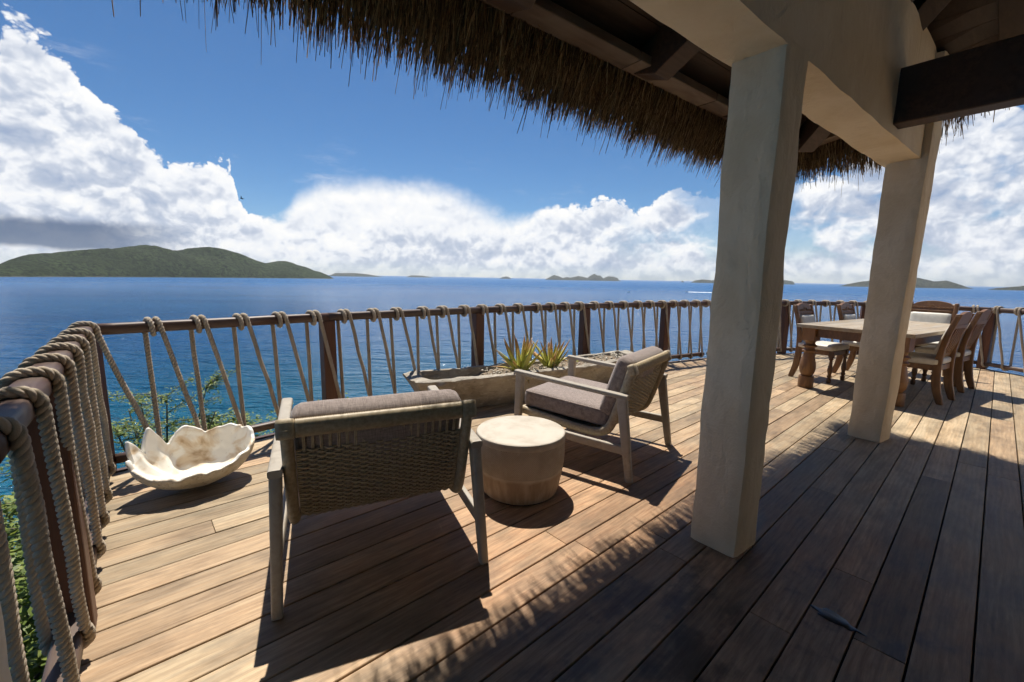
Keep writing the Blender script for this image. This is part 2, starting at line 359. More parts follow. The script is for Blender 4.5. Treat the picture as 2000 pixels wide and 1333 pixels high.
rings = [0, 60, 150, 400, 1000, 3000, 10000, 40000, r0]
vv = [(0, 0, SEA)]; ff = []
for i, rr in enumerate(rings[1:]):
    vv += [(rr * math.cos(2 * math.pi * k / 64), rr * math.sin(2 * math.pi * k / 64), SEA) for k in range(64)]
for k in range(64): ff.append((0, 1 + k, 1 + (k + 1) % 64))
for i in range(len(rings) - 2):
    for k in range(64): a = 1 + i * 64; ff.append((a + k, a + 64 + k, a + 64 + (k + 1) % 64, a + (k + 1) % 64))
mb.add(vv, ff); tag(mb.build('sea', sea_mat()), kind='structure')

# ------------------------------------------------------------------ far land
def ray(x, y):
    d = f_ + CR * ((x - 1000) / 840.) - CU * ((y - 666.5) / 840.); return d.normalized()
def green_mat(name, a, b_, c_, sc=.02):
    m, t, b = mat(name); gp = nd(t, 'ShaderNodeNewGeometry').outputs['Position']; nz = nd(t, 'ShaderNodeSeparateXYZ', {0: gp}).outputs[2]
    n = tnoise(t, gp, sc, 6., .7); n2 = tnoise(t, gp, sc * 2.2, 6., .8); n3 = tnoise(t, gp, sc * .25, 4., .6)
    c = mixc(t, smooth(t, n2, .40, .60), tuple(k * .45 for k in a), tuple(k * 1.25 for k in b_))
    c = mixc(t, smooth(t, n3, .42, .6, 0., .6), c, tuple(k * .55 for k in b_))
    shore = smooth(t, mth(t, 'ADD', nz, mth(t, 'MULTIPLY', n, 20.)), SEA + 17., SEA + 11.)
    c = mixc(t, shore, c, c_)
    t.links.new(c, b.inputs['Base Color']); b.inputs['Roughness'].default_value = .9; b.inputs['Specular IOR Level'].default_value = .1
    bump(t, b, n2, 1., .55 / sc); return m
M_isl = green_mat('forested hill', (.030, .044, .016), (.060, .080, .030), (.20, .18, .13))
M_isl2 = green_mat('scrub covered rock', (.05, .065, .035), (.095, .095, .06), (.17, .145, .11), .012)
def island(name, prof, dist, depth_, material, nx=140, ny=22, rough_=1., seed=0.):
    """prof: (bearing px, skyline px above water) pairs; dist: (near distance at first, at last) metres"""
    xs = np.array([p[0] for p in prof], float); hs = np.array([p[1] for p in prof], float)
    V = []; Fq = []
    for i in range(nx + 1):
        t = i / nx; x = xs[0] + (xs[-1] - xs[0]) * t; hp = float(np.interp(x, xs, hs))
        az_ = math.atan2(*[ray(x, 541 + .018 * (x - 900))[k] for k in (0, 1)])
        d0 = dist[0] + (dist[1] - dist[0]) * t
        kx = math.cos(az_)                               # image height -> metres
        dm = d0 + depth_ * .5
        hm = hp / 840. * dm * kx + (38. if hp > 0 else 0) * 0.
        env = math.sin(math.pi * min(1, max(0, t * 1.0))) ** .35 if 0 < t < 1 else 0.
        for j in range(ny + 1):
            s = j / ny; d = d0 + depth_ * s
            prof_ = (math.sin(math.pi * s) ** .8) if 0 < s < 1 else 0.
            # spurs and gullies
            px, py = d * math.sin(az_), d * math.cos(az_)
            nz = noise.fractal(Vector((px * .0022 + seed, py * .0022, seed)), 1., 2., 5)
            z = hm * prof_ * (1 + .42 * rough_ * nz * (1 - s * .6)) + 9. * rough_ * nz * prof_
            z = min(z, hm * 1.03)
            V.append((px, py, SEA - 2. + max(0., z) + (2.2 if 0 < s < 1 and 0 < t < 1 else 0.)))
    for i in range(nx):
        for j in range(ny): a = i * (ny + 1) + j; Fq.append((a, a + 1, a + ny + 2, a + ny + 1))
    o = put(name, fast_mesh(name, V, Fq), material, None, True); tag(o, kind='structure'); return o
island('island_forested', [(-330, 0), (-250, 26), (-120, 18), (0, 22), (20, 30), (60, 41), (120, 45), (180, 48), (235, 52), (270, 57), (305, 61), (345, 58), (375, 53), (410, 55), (440, 51), (470, 43), (500, 33), (520, 27), (545, 31), (562, 31), (590, 24), (620, 14), (640, 6), (652, 0)], (2550, 4500), 1100., M_isl, 230, 30)
island('island_low_far', [(640, 0), (655, 6), (690, 6.5), (715, 5), (735, 2.2), (748, 0)], (12500, 12500), 900., M_isl2, 60, 10)
island('island_flat_far', [(793, 0), (803, 3.6), (825, 3.4), (847, 0)], (15500, 15500), 600., M_isl2, 40, 8, .5)
island('island_islet', [(976, 0), (981, 3.5), (988, 4.8), (994, 3.6), (999, 0)], (15500, 15500), 400., M_isl2, 30, 8, .5)
island('island_ridge', [(1064, 0), (1074, 5.5), (1082, 9.6), (1092, 7.6), (1099, 4.5), (1107, 6.5), (1114, 5), (1129, 8.0), (1139, 6.8), (1147, 5), (1154, 10), (1160, 13), (1167, 10.4), (1172, 10), (1178, 4.8), (1188, 9), (1198, 8.6), (1206, 6), (1210, 1.5), (1215, 0)], (13000, 13000), 900., M_isl2, 150, 12, .4)
island('island_rock', [(1330, 0), (1333, 3.2), (1336, 1.), (1338, 0)], (13500, 13500), 150., M_isl2, 16, 6, .3)
island('island_behind_post', [(1349, 0), (1357, 4.5), (1372, 7.5), (1390, 5), (1420, 9), (1480, 11), (1530, 8), (1545, 7), (1550, 5), (1553, 0)], (11500, 12500), 800., M_isl2, 100, 12, .5)
island('island_brown_hill', [(1640, 0), (1655, 4), (1680, 9), (1710, 14), (1745, 15), (1778, 19), (1795, 18), (1820, 13), (1845, 15), (1870, 9), (1890, 3), (1903, 0)], (8300, 8800), 1100., M_isl2, 130, 16, .8, 3.)
island('island_edge_hill', [(1930, 0), (1945, 3.), (1975, 6.5), (2010, 11), (2060, 16), (2140, 14), (2200, 0)], (7400, 7400), 900., M_isl2, 90, 14, .8, 5.)

# hillside under the deck: a steep bank of earth falling to the sea
def hill():
    m = green_mat('bank of earth and scrub', (.05, .075, .02), (.085, .10, .035), (.14, .12, .09), .6)
    V = []; Fq = []; n = 110
    rg = [(-6.0, -1.3), (-3., -1.35), (-1., -1.4), (0., -1.5), (.8, -1.75), (1.8, -2.2), (3., -3.1), (5., -5.), (8., -8.), (12., -12.), (20., -20.), (32., -31.), (44., -40.)]; k = len(rg) - 1
    for i in range(n + 1):
        a = R(-40 + 280 * i / n); c, s_ = math.cos(a), math.sin(a)
        for (w, z) in rg:
            px, py = (6.4 + w * (1. if w > 0 else 1.)) * c, max(.0, 4.3 + w * (1. if w > 0 else .69)) * s_
            x = 2.5 + px * math.cos(R(36)) - py * math.sin(R(36)); y = 2.6 + px * math.sin(R(36)) + py * math.cos(R(36))
            V.append((x, y, z + (.35 if w > .5 else .05) * noise.fractal(Vector((x * .35, y * .35, 0)), 1., 2., 4)))
    for i in range(n):
        for j in range(k): a = i * (k + 1) + j; Fq.append((a, a + 1, a + k + 2, a + k + 1))
    tag(put('hillside', fast_mesh('hillside', V, Fq), m, None, True), kind='structure')
hill()

# ------------------------------------------------------------------ deck
RP = [(-1.04, .78), (-2.61, 2.61), (-1.60, 3.70), (-.38, 4.80), (1.0, 5.90), (2.40, 6.72), (3.28, 7.2), (5.0, 7.86), (6.5, 7.95), (7.5, 6.75), (7.53, 6.0), (7.4, 3.8)]
RPv = [np.array(p) for p in RP]
outline = [(2.9, -3.83), (-.2, -.2)] + [RP[1]] + RP[2:] + [(7.0, .5), (5.6, -3.83)]   # clockwise
DA = R(41.7); dux = np.array([math.cos(DA), math.sin(DA)]); dvy = np.array([-math.sin(DA), math.cos(DA)])
deck = empty('deck', (0, 0, 0), DA); tag(deck, kind='structure')
def to_deck(p): p = np.asarray(p); return (float(p @ dux), float(p @ dvy))
dpoly = [to_deck(p) for p in outline]
def clip(poly, clipper):
    """convex clip; clipper is clockwise"""
    o = list(poly)
    for i in range(len(clipper)):
        a, b = clipper[i], clipper[(i + 1) % len(clipper)]; inp, o = o, []
        side = lambda p: (b[0] - a[0]) * (p[1] - a[1]) - (b[1] - a[1]) * (p[0] - a[0])
        for j in range(len(inp)):
            p, q = inp[j], inp[(j + 1) % len(inp)]; sp, sq_ = side(p), side(q)
            if sp <= 0: o.append(p)
            if (sp < 0 < sq_) or (sq_ < 0 < sp):
                k = sp / (sp - sq_); o.append((p[0] + (q[0] - p[0]) * k, p[1] + (q[1] - p[1]) * k))
        if not o: return []
    return o
def inset_poly(poly, d):
    # clockwise convex polygon moved inwards by d (outwards if negative)
    res = []; n = len(poly)
    L = []
    for i in range(n):
        a, b = np.array(poly[i]), np.array(poly[(i + 1) % n]); t = (b - a) / np.linalg.norm(b - a); nn = np.array([t[1], -t[0]])
        L.append((a + nn * d, t))
    for i in range(n):
        (p, t), (q, s) = L[i - 1], L[i]
        M = np.array([[t[0], -s[0]], [t[1], -s[1]]]); k = np.linalg.solve(M, q - p); res.append(tuple(p + t * k[0]))
    return res
dpolyb = inset_poly(dpoly, .02)
PITCHB = .1515; OFFB = 1.725
xs_ = [p[0] for p in dpoly]; ys_ = [p[1] for p in dpoly]
row = int((min(ys_) - OFFB) / PITCHB) - 1
nb = 0
while OFFB + row * PITCHB < max(ys_):
    y0 = OFFB + row * PITCHB + .0035; y1 = OFFB + (row + 1) * PITCHB - .0035
    band = clip([(min(xs_) - 1, y0), (min(xs_) - 1, y1), (max(xs_) + 1, y1), (max(xs_) + 1, y0)], dpolyb)
    if band:
        a, b = min(p[0] for p in band), max(p[0] for p in band)
        rs = random.Random(row * 13 + 5); x = a - rs.uniform(0, 2.)
        while x < b:
            x2 = x + rs.uniform(1.7, 3.6)
            if b - x2 < .5: x2 = b + .1
            pc = clip([(x + .001, y0), (x + .001, y1), (x2 - .001, y1), (x2 - .001, y0)], dpolyb)
            if len(pc) >= 3:
                mb = MB(); dz = rs.uniform(-.0012, .0012); mb.prism(pc[::-1], -.026 + dz, 0. + dz)
                mb.build('board', M_deck, deck, .0022, seg=1); nb += 1
            x = x2
    row += 1
mb = MB(); mb.prism([p for p in inset_poly(dpoly, .05)][::-1], -.16, -.045); mb.build('subframe', M_dark, deck)
# rim of the deck
op = inset_poly(dpoly, -.05); ip = dpoly
for i in range(len(op)):
    j = (i + 1) % len(op); mb = MB()
    a, b, c, d = ip[i], ip[j], op[j], op[i]
    mb.prism([a, d, c, b][::-1], -.19, .004); mb.build('edge_board', M_fascia if 5 < i < 12 else M_rail, deck, .004, seg=1)
# joists and legs that carry the deck
for i in range(2, 9):
    p = RPv[i] * .93 + np.array([2., 2.4]) * .07; q = to_deck(p); mb = MB(); mb.box((q[0], q[1], -1.76), (.16, .16, 3.2)); mb.build('support_post', M_post, deck, .01)

# ------------------------------------------------------------------ rope railing
railing = empty('rope_railing', (RP[4][0], RP[4][1], 0.)); tag(railing, 'dark wooden railing laced with thick twisted rope round the deck edge', 'railing')
off_r = -np.array([RP[4][0], RP[4][1], 0.])
TZ, BZ = .938, .088          # centre heights of the two rails
def rail_bar(name, a, b, zc, w, h, material):
    a, b = np.array(a), np.array(b); L = float(np.linalg.norm(b - a)); an = math.atan2(b[1] - a[1], b[0] - a[0])
    mb = MB(); n = max(2, int(L / .12)); prof = []
    for k in range(14):
        t = 2 * math.pi * (k + .5) / 14; c, s = math.cos(t), math.sin(t); e = .62
        prof.append((w / 2 * math.copysign(abs(c) ** e, c), h / 2 * math.copysign(abs(s) ** e, s)))
    V = []; Fq = []
    for i in range(n + 1):
        x = -L / 2 + L * i / n
        for (y, z) in prof: V.append((x, y + .002 * noise.noise(Vector((x * 6 + a[0], y * 20, z * 20))), z + .002 * noise.noise(Vector((x * 6, 9 + a[1], z * 20)))))
    k = len(prof)
    for i in range(n):
        for j in range(k): Fq.append((i * k + j, i * k + (j + 1) % k, (i + 1) * k + (j + 1) % k, (i + 1) * k + j))
    Fq += [tuple(range(k))[::-1], tuple(n * k + j for j in range(k))]
    mb.add(V, Fq); o = mb.build(name, material, railing, 0, True)
    o.location = ((a[0] + b[0]) / 2 + off_r[0], (a[1] + b[1]) / 2 + off_r[1], zc); o.rotation_euler = (0, 0, an); return o
for i in range(len(RP) - 1):
    a, b = RPv[i], RPv[i + 1]; d = (b - a) / np.linalg.norm(b - a); g_ = .0015
    rail_bar('top_rail', a + d * g_, b - d * g_, TZ, .082, .074, M_rail)
    rail_bar('bottom_rail', a + d * .06, b - d * .06, BZ, .078 if i == 0 else .066, .06, M_rail)
def post_at(p, ang, w=.108):
    mb = MB(); mb.box((0, 0, .455), (w, w, .905)); o = mb.build('post', M_post, railing, .008)
    o.location = (p[0] + off_r[0], p[1] + off_r[1], 0); o.rotation_euler = (0, 0, ang)
for i in (1, 2, 3, 4, 5, 7, 8, 9, 10):
    d = RPv[i + 1] - RPv[i - 1]; nn = np.array([d[1], -d[0]]) / np.linalg.norm(d); post_at(RPv[i] - nn * .012, math.atan2(d[1], d[0]))
pl = RPv[0] + (RPv[1] - RPv[0]) * .33; dl = RPv[1] - RPv[0]; post_at(pl, math.atan2(dl[1], dl[0]))

cum = [0.]
for i in range(len(RPv) - 1): cum.append(cum[-1] + float(np.linalg.norm(RPv[i + 1] - RPv[i])))
def rail_at(s):
    i = max(0, min(len(RPv) - 2, int(np.searchsorted(cum, s)) - 1)); t = (s - cum[i]); d = (RPv[i + 1] - RPv[i]) / (cum[i + 1] - cum[i])
    return RPv[i] + d * t, d, np.array([d[1], -d[0]])
RR = .0162
def rope_mesh(path, lod):
    pitch = .066; spt = (12, 9, 7)[lod]; k = (7, 6, 5)[lod]
    p, s = resample(path, pitch / spt)
    # soften corners
    for _ in range(2): p[1:-1] = (p[:-2] + 2 * p[1:-1] + p[2:]) / 4
    t, a, b = frames(p, (1, 0, 0)); V = []; Q = []; n = len(p); base = 0
    an = np.linspace(0, 2 * np.pi, k, endpoint=False)
    idx = np.arange(n - 1)[:, None] * k + np.arange(k)[None]; idn = np.arange(n - 1)[:, None] * k + (np.arange(k)[None] + 1) % k
    quad = np.stack([idx, idn, idn + k, idx + k], -1).reshape(-1, 4)
    for q in range(3):
        ph = 2 * np.pi * (s / pitch) + q * 2.0944
        c = p + RR * .53 * (np.cos(ph)[:, None] * a + np.sin(ph)[:, None] * b)
        tt, aa, bb = frames(c, (1, 0, 0)); rad = RR * .515
        v = c[:, None] + rad * (np.cos(an)[None, :, None] * aa[:, None] + np.sin(an)[None, :, None] * bb[:, None])
        V.append(v.reshape(-1, 3)); Q.append(quad + base); base += n * k
    return fast_mesh('rope', np.concatenate(V), np.concatenate(Q))
def ring_pts(s0, s1, zc, ry, rz, a0, a1, n):
    o = []
    for i in range(n + 1):
        q = i / n; P, d, nn = rail_at(s0 + (s1 - s0) * q); a = R(a0 + (a1 - a0) * q)
        # squarish loop round the bar
        c, s = math.cos(a), math.sin(a); e = .8
        y = ry * math.copysign(abs(c) ** e, c); z = rz * math.copysign(abs(s) ** e, s)
        o.append((P[0] + nn[0] * y, P[1] + nn[1] * y, zc + z))
    return o
def bay(s0, s1, rs, left=False):
    j = lambda k=.012: rs.uniform(-k, k)
    ry, rz = .041 + RR * .86, .037 + RR * .86
    by, bz = (.039 if left else .033) + RR * .86, .030 + RR * .86
    st = s0 + j(.01)
    up_ = ring_pts(s0 - .035, s0, BZ, by, bz, 20, -180, 16)                 # round the bottom rail, front to back
    tp = ring_pts(st - .02, st + (.03 if left else .048), TZ, ry, rz, 200, (-10 if left else -355), 26 if left else 46)
    sag = []
    e0 = np.array(up_[-1]); e1 = np.array(tp[0])
    mid = [(e0 * (1 - q) + e1 * q + np.array([j(.003), j(.003), 0])).tolist() for q in (.25, .5, .75)]
    dn = ring_pts(s1 - .036, s1 - .034, BZ, by, bz, 40, 21, 3)
    f0 = np.array(tp[-1]); f1 = np.array(dn[0])
    mid2 = [(f0 * (1 - q) + f1 * q + np.array([j(.004), j(.004), 0])).tolist() for q in (.2, .4, .6, .8)]
    return up_ + mid + tp + mid2 + dn
ss = []
s = .06
while s < cum[1] - .12: ss.append(s); s += .30
ss[-1] = cum[1] - .13
s = cum[1] + .30
front0 = len(ss)
while s < cum[-1] - .3: ss.append(s); s += random.uniform(.248, .290)
for i in range(len(ss) - 1):
    rs = random.Random(i + 40); left = i < front0
    P, d, nn = rail_at(ss[i]); dist = float(np.linalg.norm(P)); lod = 0 if dist < 3.6 else (1 if dist < 6.2 else 2)
    # keep the laced rope clear of the posts' middles
    me = rope_mesh(bay(ss[i], ss[i + 1], rs, left), lod)
    o = put('rope', me, M_rope, railing, True); o.location = off_r

# ------------------------------------------------------------------ pillars, beam and roof
EC = np.array([2.86, 5.02]); UA = R(38.); uu = np.array([math.cos(UA), math.sin(UA)]); vv_ = np.array([math.sin(UA), -math.cos(UA)])
def RW(u, v, z): p = EC + uu * u + vv_ * v; return Vector((p[0], p[1], z))
def lumpy(name, corners0, corners1, z0, z1, label, cat, amp=.011, seed=0., nz=44, ns=7, rad=.018):
    """plastered square shaft from plan quad corners0 at z0 to corners1 at z1"""
    V = []; Fq = []; per = []
    for i in range(4):
        for k in range(ns): per.append((i, k / ns))
    K = len(per)
    cen = np.mean(np.array(corners0), 0)
    for j in range(nz + 1):
        t = j / nz; z = z0 + (z1 - z0) * t
        q = [np.array(corners0[i]) * (1 - t) + np.array(corners1[i]) * t for i in range(4)]
        c = sum(q) / 4
        for (i, s) in per:
            p = q[i] * (1 - s) + q[(i + 1) % 4] * s
            dcor = min(np.linalg.norm(p - q[i]), np.linalg.norm(p - q[(i + 1) % 4]))
            w = p - c
            if dcor < rad: p = c + w * (1 - .055 * (1 - dcor / rad))
            nzv = Vector((p[0] * 4 + seed, p[1] * 4, z * 3)); dd = amp * noise.fractal(nzv, 1., 2., 4)
            wn = (p - c) / np.linalg.norm(p - c); p = p + wn * dd
            V.append((p[0] - cen[0], p[1] - cen[1], z))
    for j in range(nz):
        for k in range(K): Fq.append((j * K + k, j * K + (k + 1) % K, (j + 1) * K + (k + 1) % K, (j + 1) * K + k))
    Fq += [tuple(range(K))[::-1], tuple(nz * K + k for k in range(K))]
    mb = MB(); mb.add(V, Fq); o = mb.build(name, M_plas, None); auto_smooth(o, 40); o.location = (cen[0], cen[1], 0)
    tag(o, label, cat); return o
def quad_at(c, w, d, ang):
    x = np.array([math.cos(ang), math.sin(ang)]); y = np.array([-x[1], x[0]]); c = np.array(c)
    return [c - x * w / 2 - y * d / 2, c + x * w / 2 - y * d / 2, c + x * w / 2 + y * d / 2, c - x * w / 2 + y * d / 2]
SOF = 2.245
C1 = (1.092, 2.025); C2 = (3.095, 3.565); C0 = (-.892, .495)
lumpy('plaster_column', quad_at(C1, .238, .232, UA), quad_at((C1[0] + .004, C1[1] + .002), .232, .228, UA), .0, SOF + .03, 'tall cream plaster column standing beside the woven armchairs', 'column', seed=1.)['group'] = 'plaster columns'
lumpy('plaster_column', quad_at(C2, .245, .235, R(34)), quad_at((C2[0] + .02, C2[1] - .01), .262, .27, R(36)), .0, 2.98, 'cream plaster column standing in front of the dining table', 'column', seed=5.)['group'] = 'plaster columns'
lumpy('plaster_column', quad_at(C0, .25, .25, UA), quad_at(C0, .25, .25, UA), .0, SOF + .03, 'grey plaster column edge at the near end of the rope railing', 'column', seed=9.)['group'] = 'plaster columns'
def beam():
    V = []; Fq = []; n = 90
    a = RW(-7.6, 1.265, 0); L = 7.6 - .46; prof = []
    w = .235; z0, z1 = SOF, 3.02
    for k in range(6): prof.append((-w / 2 + w * k / 6, z0))
    for k in range(12): prof.append((w / 2, z0 + (z1 - z0) * k / 12))
    for k in range(4): prof.append((w / 2 - w * k / 4, z1))
    for k in range(12): prof.append((-w / 2, z1 - (z1 - z0) * k / 12))
    K = len(prof)
    for i in range(n + 1):
        x = L * i / n
        for (y, z) in prof:
            q = Vector((x * 4, y * 4 + 2, z * 4)); dn = .007 * noise.fractal(q, 1., 2., 4); d2 = .007 * noise.fractal(q + Vector((7, 3, 1)), 1., 2., 4)
            V.append((x, y + (dn if abs(y) > w / 2 - 1e-6 else 0), z + (d2 if z < z0 + .001 else 0)))
    for i in range(n):
        for k in range(K): Fq.append((i * K + k, i * K + (k + 1) % K, (i + 1) * K + (k + 1) % K, (i + 1) * K + k))
    Fq += [tuple(range(K))[::-1], tuple(n * K + k for k in range(K))]
    mb = MB(); mb.add(V, Fq); o = mb.build('plaster_beam', M_plas); auto_smooth(o, 40); o.location = (a[0], a[1], 0); o.rotation_euler = (0, 0, UA)
    tag(o, 'deep cream plaster beam running across the column tops', 'beam')
beam()

roof = empty('thatched_roof', (EC[0], EC[1], 2.6), UA); tag(roof, 'shaggy thatched roof with dark timber rafters over the deck', 'roof')
# roof local: +x = uu, +y = -vv  -> v = -y ; z relative to 2.6
TS = math.tan(R(27.)); UMIN, VMAX = -9.0, 5.2
def rl(u, v, z): return (u, -v, z - 2.6)
def under(v): return 2.70 + TS * (v - .30)       # underside of the boarding at distance v from an eave
# boarding: rows parallel to each eave, mitred at the hip
stepv = .19
def lift(d, along): return .52 * max(0., min(along, 3.2) - .95) * max(0., 1 - max(0., d) / 1.1)   # the side eave sweeps up past the corner
for side in (0, 1):
    v = .31
    while v < 4.8:
        v2 = min(v + stepv - .004, 4.8); mb = MB(); z0, z1 = under(v), under(v2)
        if side == 0: rows = [((q, v, z0), (min(q, -v2) if q == -v else q, v2, z1)) for q in (-v, UMIN)]
        else: rows = [((-v, max(v, q), z0 + lift(v, max(v, q))), (-v2, max(v2, q), z1 + lift(v2, max(v2, q)))) for q in [v] + [t_ for t_ in (.95, 1.6, 2.4, 3.2) if t_ > v2] + [VMAX]]
        Vp = []; Fp = []
        for (a_, b_) in rows: Vp += [rl(*a_), rl(*b_), rl(a_[0], a_[1], a_[2] + .022), rl(b_[0], b_[1], b_[2] + .022)]
        for i in range(len(rows) - 1):
            k = i * 4; Fp += [(k, k + 1, k + 5, k + 4), (k + 2, k + 6, k + 7, k + 3), (k, k + 4, k + 6, k + 2), (k + 1, k + 3, k + 7, k + 5)]
        mb.add(Vp, Fp)
        mb.build('ceiling_plank', M_roofw, roof); v += stepv
# thatch slab above the boards
mb = MB(); V = []
def slab(side):
    mb = MB(); V = []; Fq = []; n = 60; k = 14; UM = UMIN - .2 if side == 0 else VMAX + .2
    for i in range(n + 1):
        for j in range(k + 1):
            v = .0 + 4.85 * j / k; t = i / n
            p = (-v + (UM + v) * t, v) if side == 0 else (-v, v + (UM - v) * t)
            lf = lift(v, p[1]) if side else 0.
            V.append(rl(p[0], p[1], under(v) + .05 + lf)); V.append(rl(p[0], p[1], under(v) + .30 + lf - .12 * max(0, 1 - v / .3) + .02 * noise.noise(Vector((p[0] * 5, p[1] * 5, 0)))))
    st = lambda i, j, q: (i * (k + 1) + j) * 2 + q
    for i in range(n):
        for j in range(k):
            Fq.append((st(i, j, 0), st(i, j + 1, 0), st(i + 1, j + 1, 0), st(i + 1, j, 0))); Fq.append((st(i, j, 1), st(i + 1, j, 1), st(i + 1, j + 1, 1), st(i, j + 1, 1)))
        Fq.append((st(i, 0, 0), st(i + 1, 0, 0), st(i + 1, 0, 1), st(i, 0, 1)))
    mb.add(V, Fq); o = mb.build('thatch_layer', M_thslab, roof, 0, True); tag(o, kind='stuff')
slab(0); slab(1)
def fringe(side, n):
    """hanging straw along one eave"""
    if side == 0: a0, a1 = UMIN, .06
    else: a0, a1 = -.06, VMAX
    A = rng.uniform(a0, a1, n)
    if side == 0: A[: n // 3] = rng.uniform(-5.2, -1.2, n // 3)
    vr = .02 + .30 * rng.random(n) ** .8
    zr = 2.64 + (.32 - vr) * .28 + rng.normal(0, .012, n)
    clump = np.array([noise.noise(Vector((a * 5., side * 9., 0))) for a in A]); clump2 = np.array([noise.noise(Vector((a * 17., side * 5., 3.))) for a in A])
    tipz = 2.365 + .30 * vr + .045 * clump + .03 * clump2 + rng.normal(0, .024, n) + (rng.random(n) < .5) * rng.exponential(.035, n) - (rng.random(n) < .06) * rng.uniform(.03, .15, n)
    L = zr - tipz
    vt = vr - .34 * L + rng.normal(0, .022, n); at = A + rng.normal(0, .030, n) + .035 * clump2
    if side == 1:
        lf = np.array([lift(0., a) for a in A]); zr = zr + lf; tipz = tipz + lf
    rad = rng.uniform(.0013, .0042, n)
    def loc(a, v, z): 
        return np.stack([a, -v, z - 2.6], 1) if side == 0 else np.stack([-v, -a, z - 2.6], 1)
    p0 = loc(A, vr, zr); pm = loc((A + at) / 2 + rng.normal(0, .006, n), vr * .55 + vt * .45, (zr + tipz) / 2 + .0); p1 = loc(at, vt, tipz)
    V = []; 
    ang = rng.uniform(0, 6.28, n); dx = np.stack([np.cos(ang), np.sin(ang), 0 * ang], 1); dy = np.stack([-np.sin(ang), np.cos(ang), 0 * ang], 1)
    for p, sc in ((p0, 1.), (pm, 1.), (p1, .55)):
        for q in range(3):
            c, s_ = math.cos(q * 2.094), math.sin(q * 2.094); V.append(p + (dx * c + dy * s_) * (rad * sc)[:, None])
    V = np.stack(V, 1).reshape(-1, 3); base = np.arange(n)[:, None, None] * 9
    pat = np.array([(0, 1, 4, 3), (1, 2, 5, 4), (2, 0, 3, 5), (3, 4, 7, 6), (4, 5, 8, 7), (5, 3, 6, 8)])[None]
    me = fast_mesh('thatch_fringe', V, (base + pat).reshape(-1, 4))
    at_ = me.attributes.new('rnd', 'FLOAT', 'POINT'); at_.data.foreach_set('value', np.repeat(np.clip(rng.beta(1.1, 1.5, n), 0, 1), 9).astype(np.float32))
    o = put('thatch_fringe', me, M_thatch, roof); tag(o, kind='stuff')
fringe(0, 17000); fringe(1, 8000)
# fascia boards under the eaves
u = -.45
k = 0
while u > UMIN:
    u2 = max(u - random.uniform(.78, .95), UMIN); mb = MB(); w = (u - u2) - .006
    mb.box(((u + u2) / 2, -.375, .03), (w, .15, .055)); mb.build('fascia_board', M_fascia, roof, .006); u = u2
v = .45
while v < VMAX:
    v2 = min(v + random.uniform(.78, .95), VMAX); mb = MB(); V = []; l0, l1 = lift(.3, v), lift(.3, v2)
    for (q, l_) in ((v + .003, l0), (v2 - .003, l1)): V += [(-.30, -q, .003 + l_), (-.45, -q, .003 + l_), (-.45, -q, .058 + l_), (-.30, -q, .058 + l_)]
    mb.add(V, [(0, 1, 2, 3), (7, 6, 5, 4), (0, 4, 5, 1), (1, 5, 6, 2), (2, 6, 7, 3), (3, 7, 4, 0)]); mb.build('fascia_board', M_fascia, roof, .006); v = v2
def rafter(name, p0, p1, w, h, parent=roof, material=M_roofw, tip=.12):
    """timber from p0 (eave end, chamfered) to p1; p's are bottom centre line points in roof local space"""
    a, b = Vector(p0), Vector(p1); d = (b - a); L = d.length; x = d.normalized(); y = Vector((0, 0, 1)).cross(x).normalized(); z = x.cross(y)
    Lp = [(0, tip), (tip, 0), (L, 0), (L, h), (0, h)]; V = []
    for s in (-1, 1): V += [tuple(x * q + z * r + y * (s * w / 2)) for q, r in Lp]
    mb = MB(); mb.add(V, [tuple(range(5)), tuple(range(9, 4, -1))] + [(i, 5 + i, 5 + (i + 1) % 5, (i + 1) % 5) for i in range(5)])
    o = mb.build(name, material, parent, .006); o.location = a; return o
for ur in (-2.86, -4.0, -5.15, -6.3, -7.45, -1.72):
    rafter('rafter', rl(ur, .37, 2.495), rl(ur, 4.6, 2.495 + TS * 4.23), .15, .21)
for vr in (1.75, 2.9, 4.0):
    rafter('rafter', rl(-.40, vr, 2.535 + lift(.4, vr)), rl(-3.3, vr, 2.535 + TS * 2.9), .125, .185)
rafter('hip_rafter', rl(-.40, .40, 2.50), rl(-3.3, 3.3, 2.50 + TS * 2.9), .15, .20)
# tie beams running inwards from the plaster beam
def tie(u, v0, v1, zb, w, h):
    mb = MB(); mb.box((u, -(v0 + v1) / 2, zb + h / 2 - 2.6), (w, v1 - v0, h)); mb.build('tie_beam', M_roofw, roof, .01)
tie(-1.62, 1.30, 4.9, 2.30, .15, .33); tie(-6.4, 1.30, 4.9, 2.30, .15, .33)

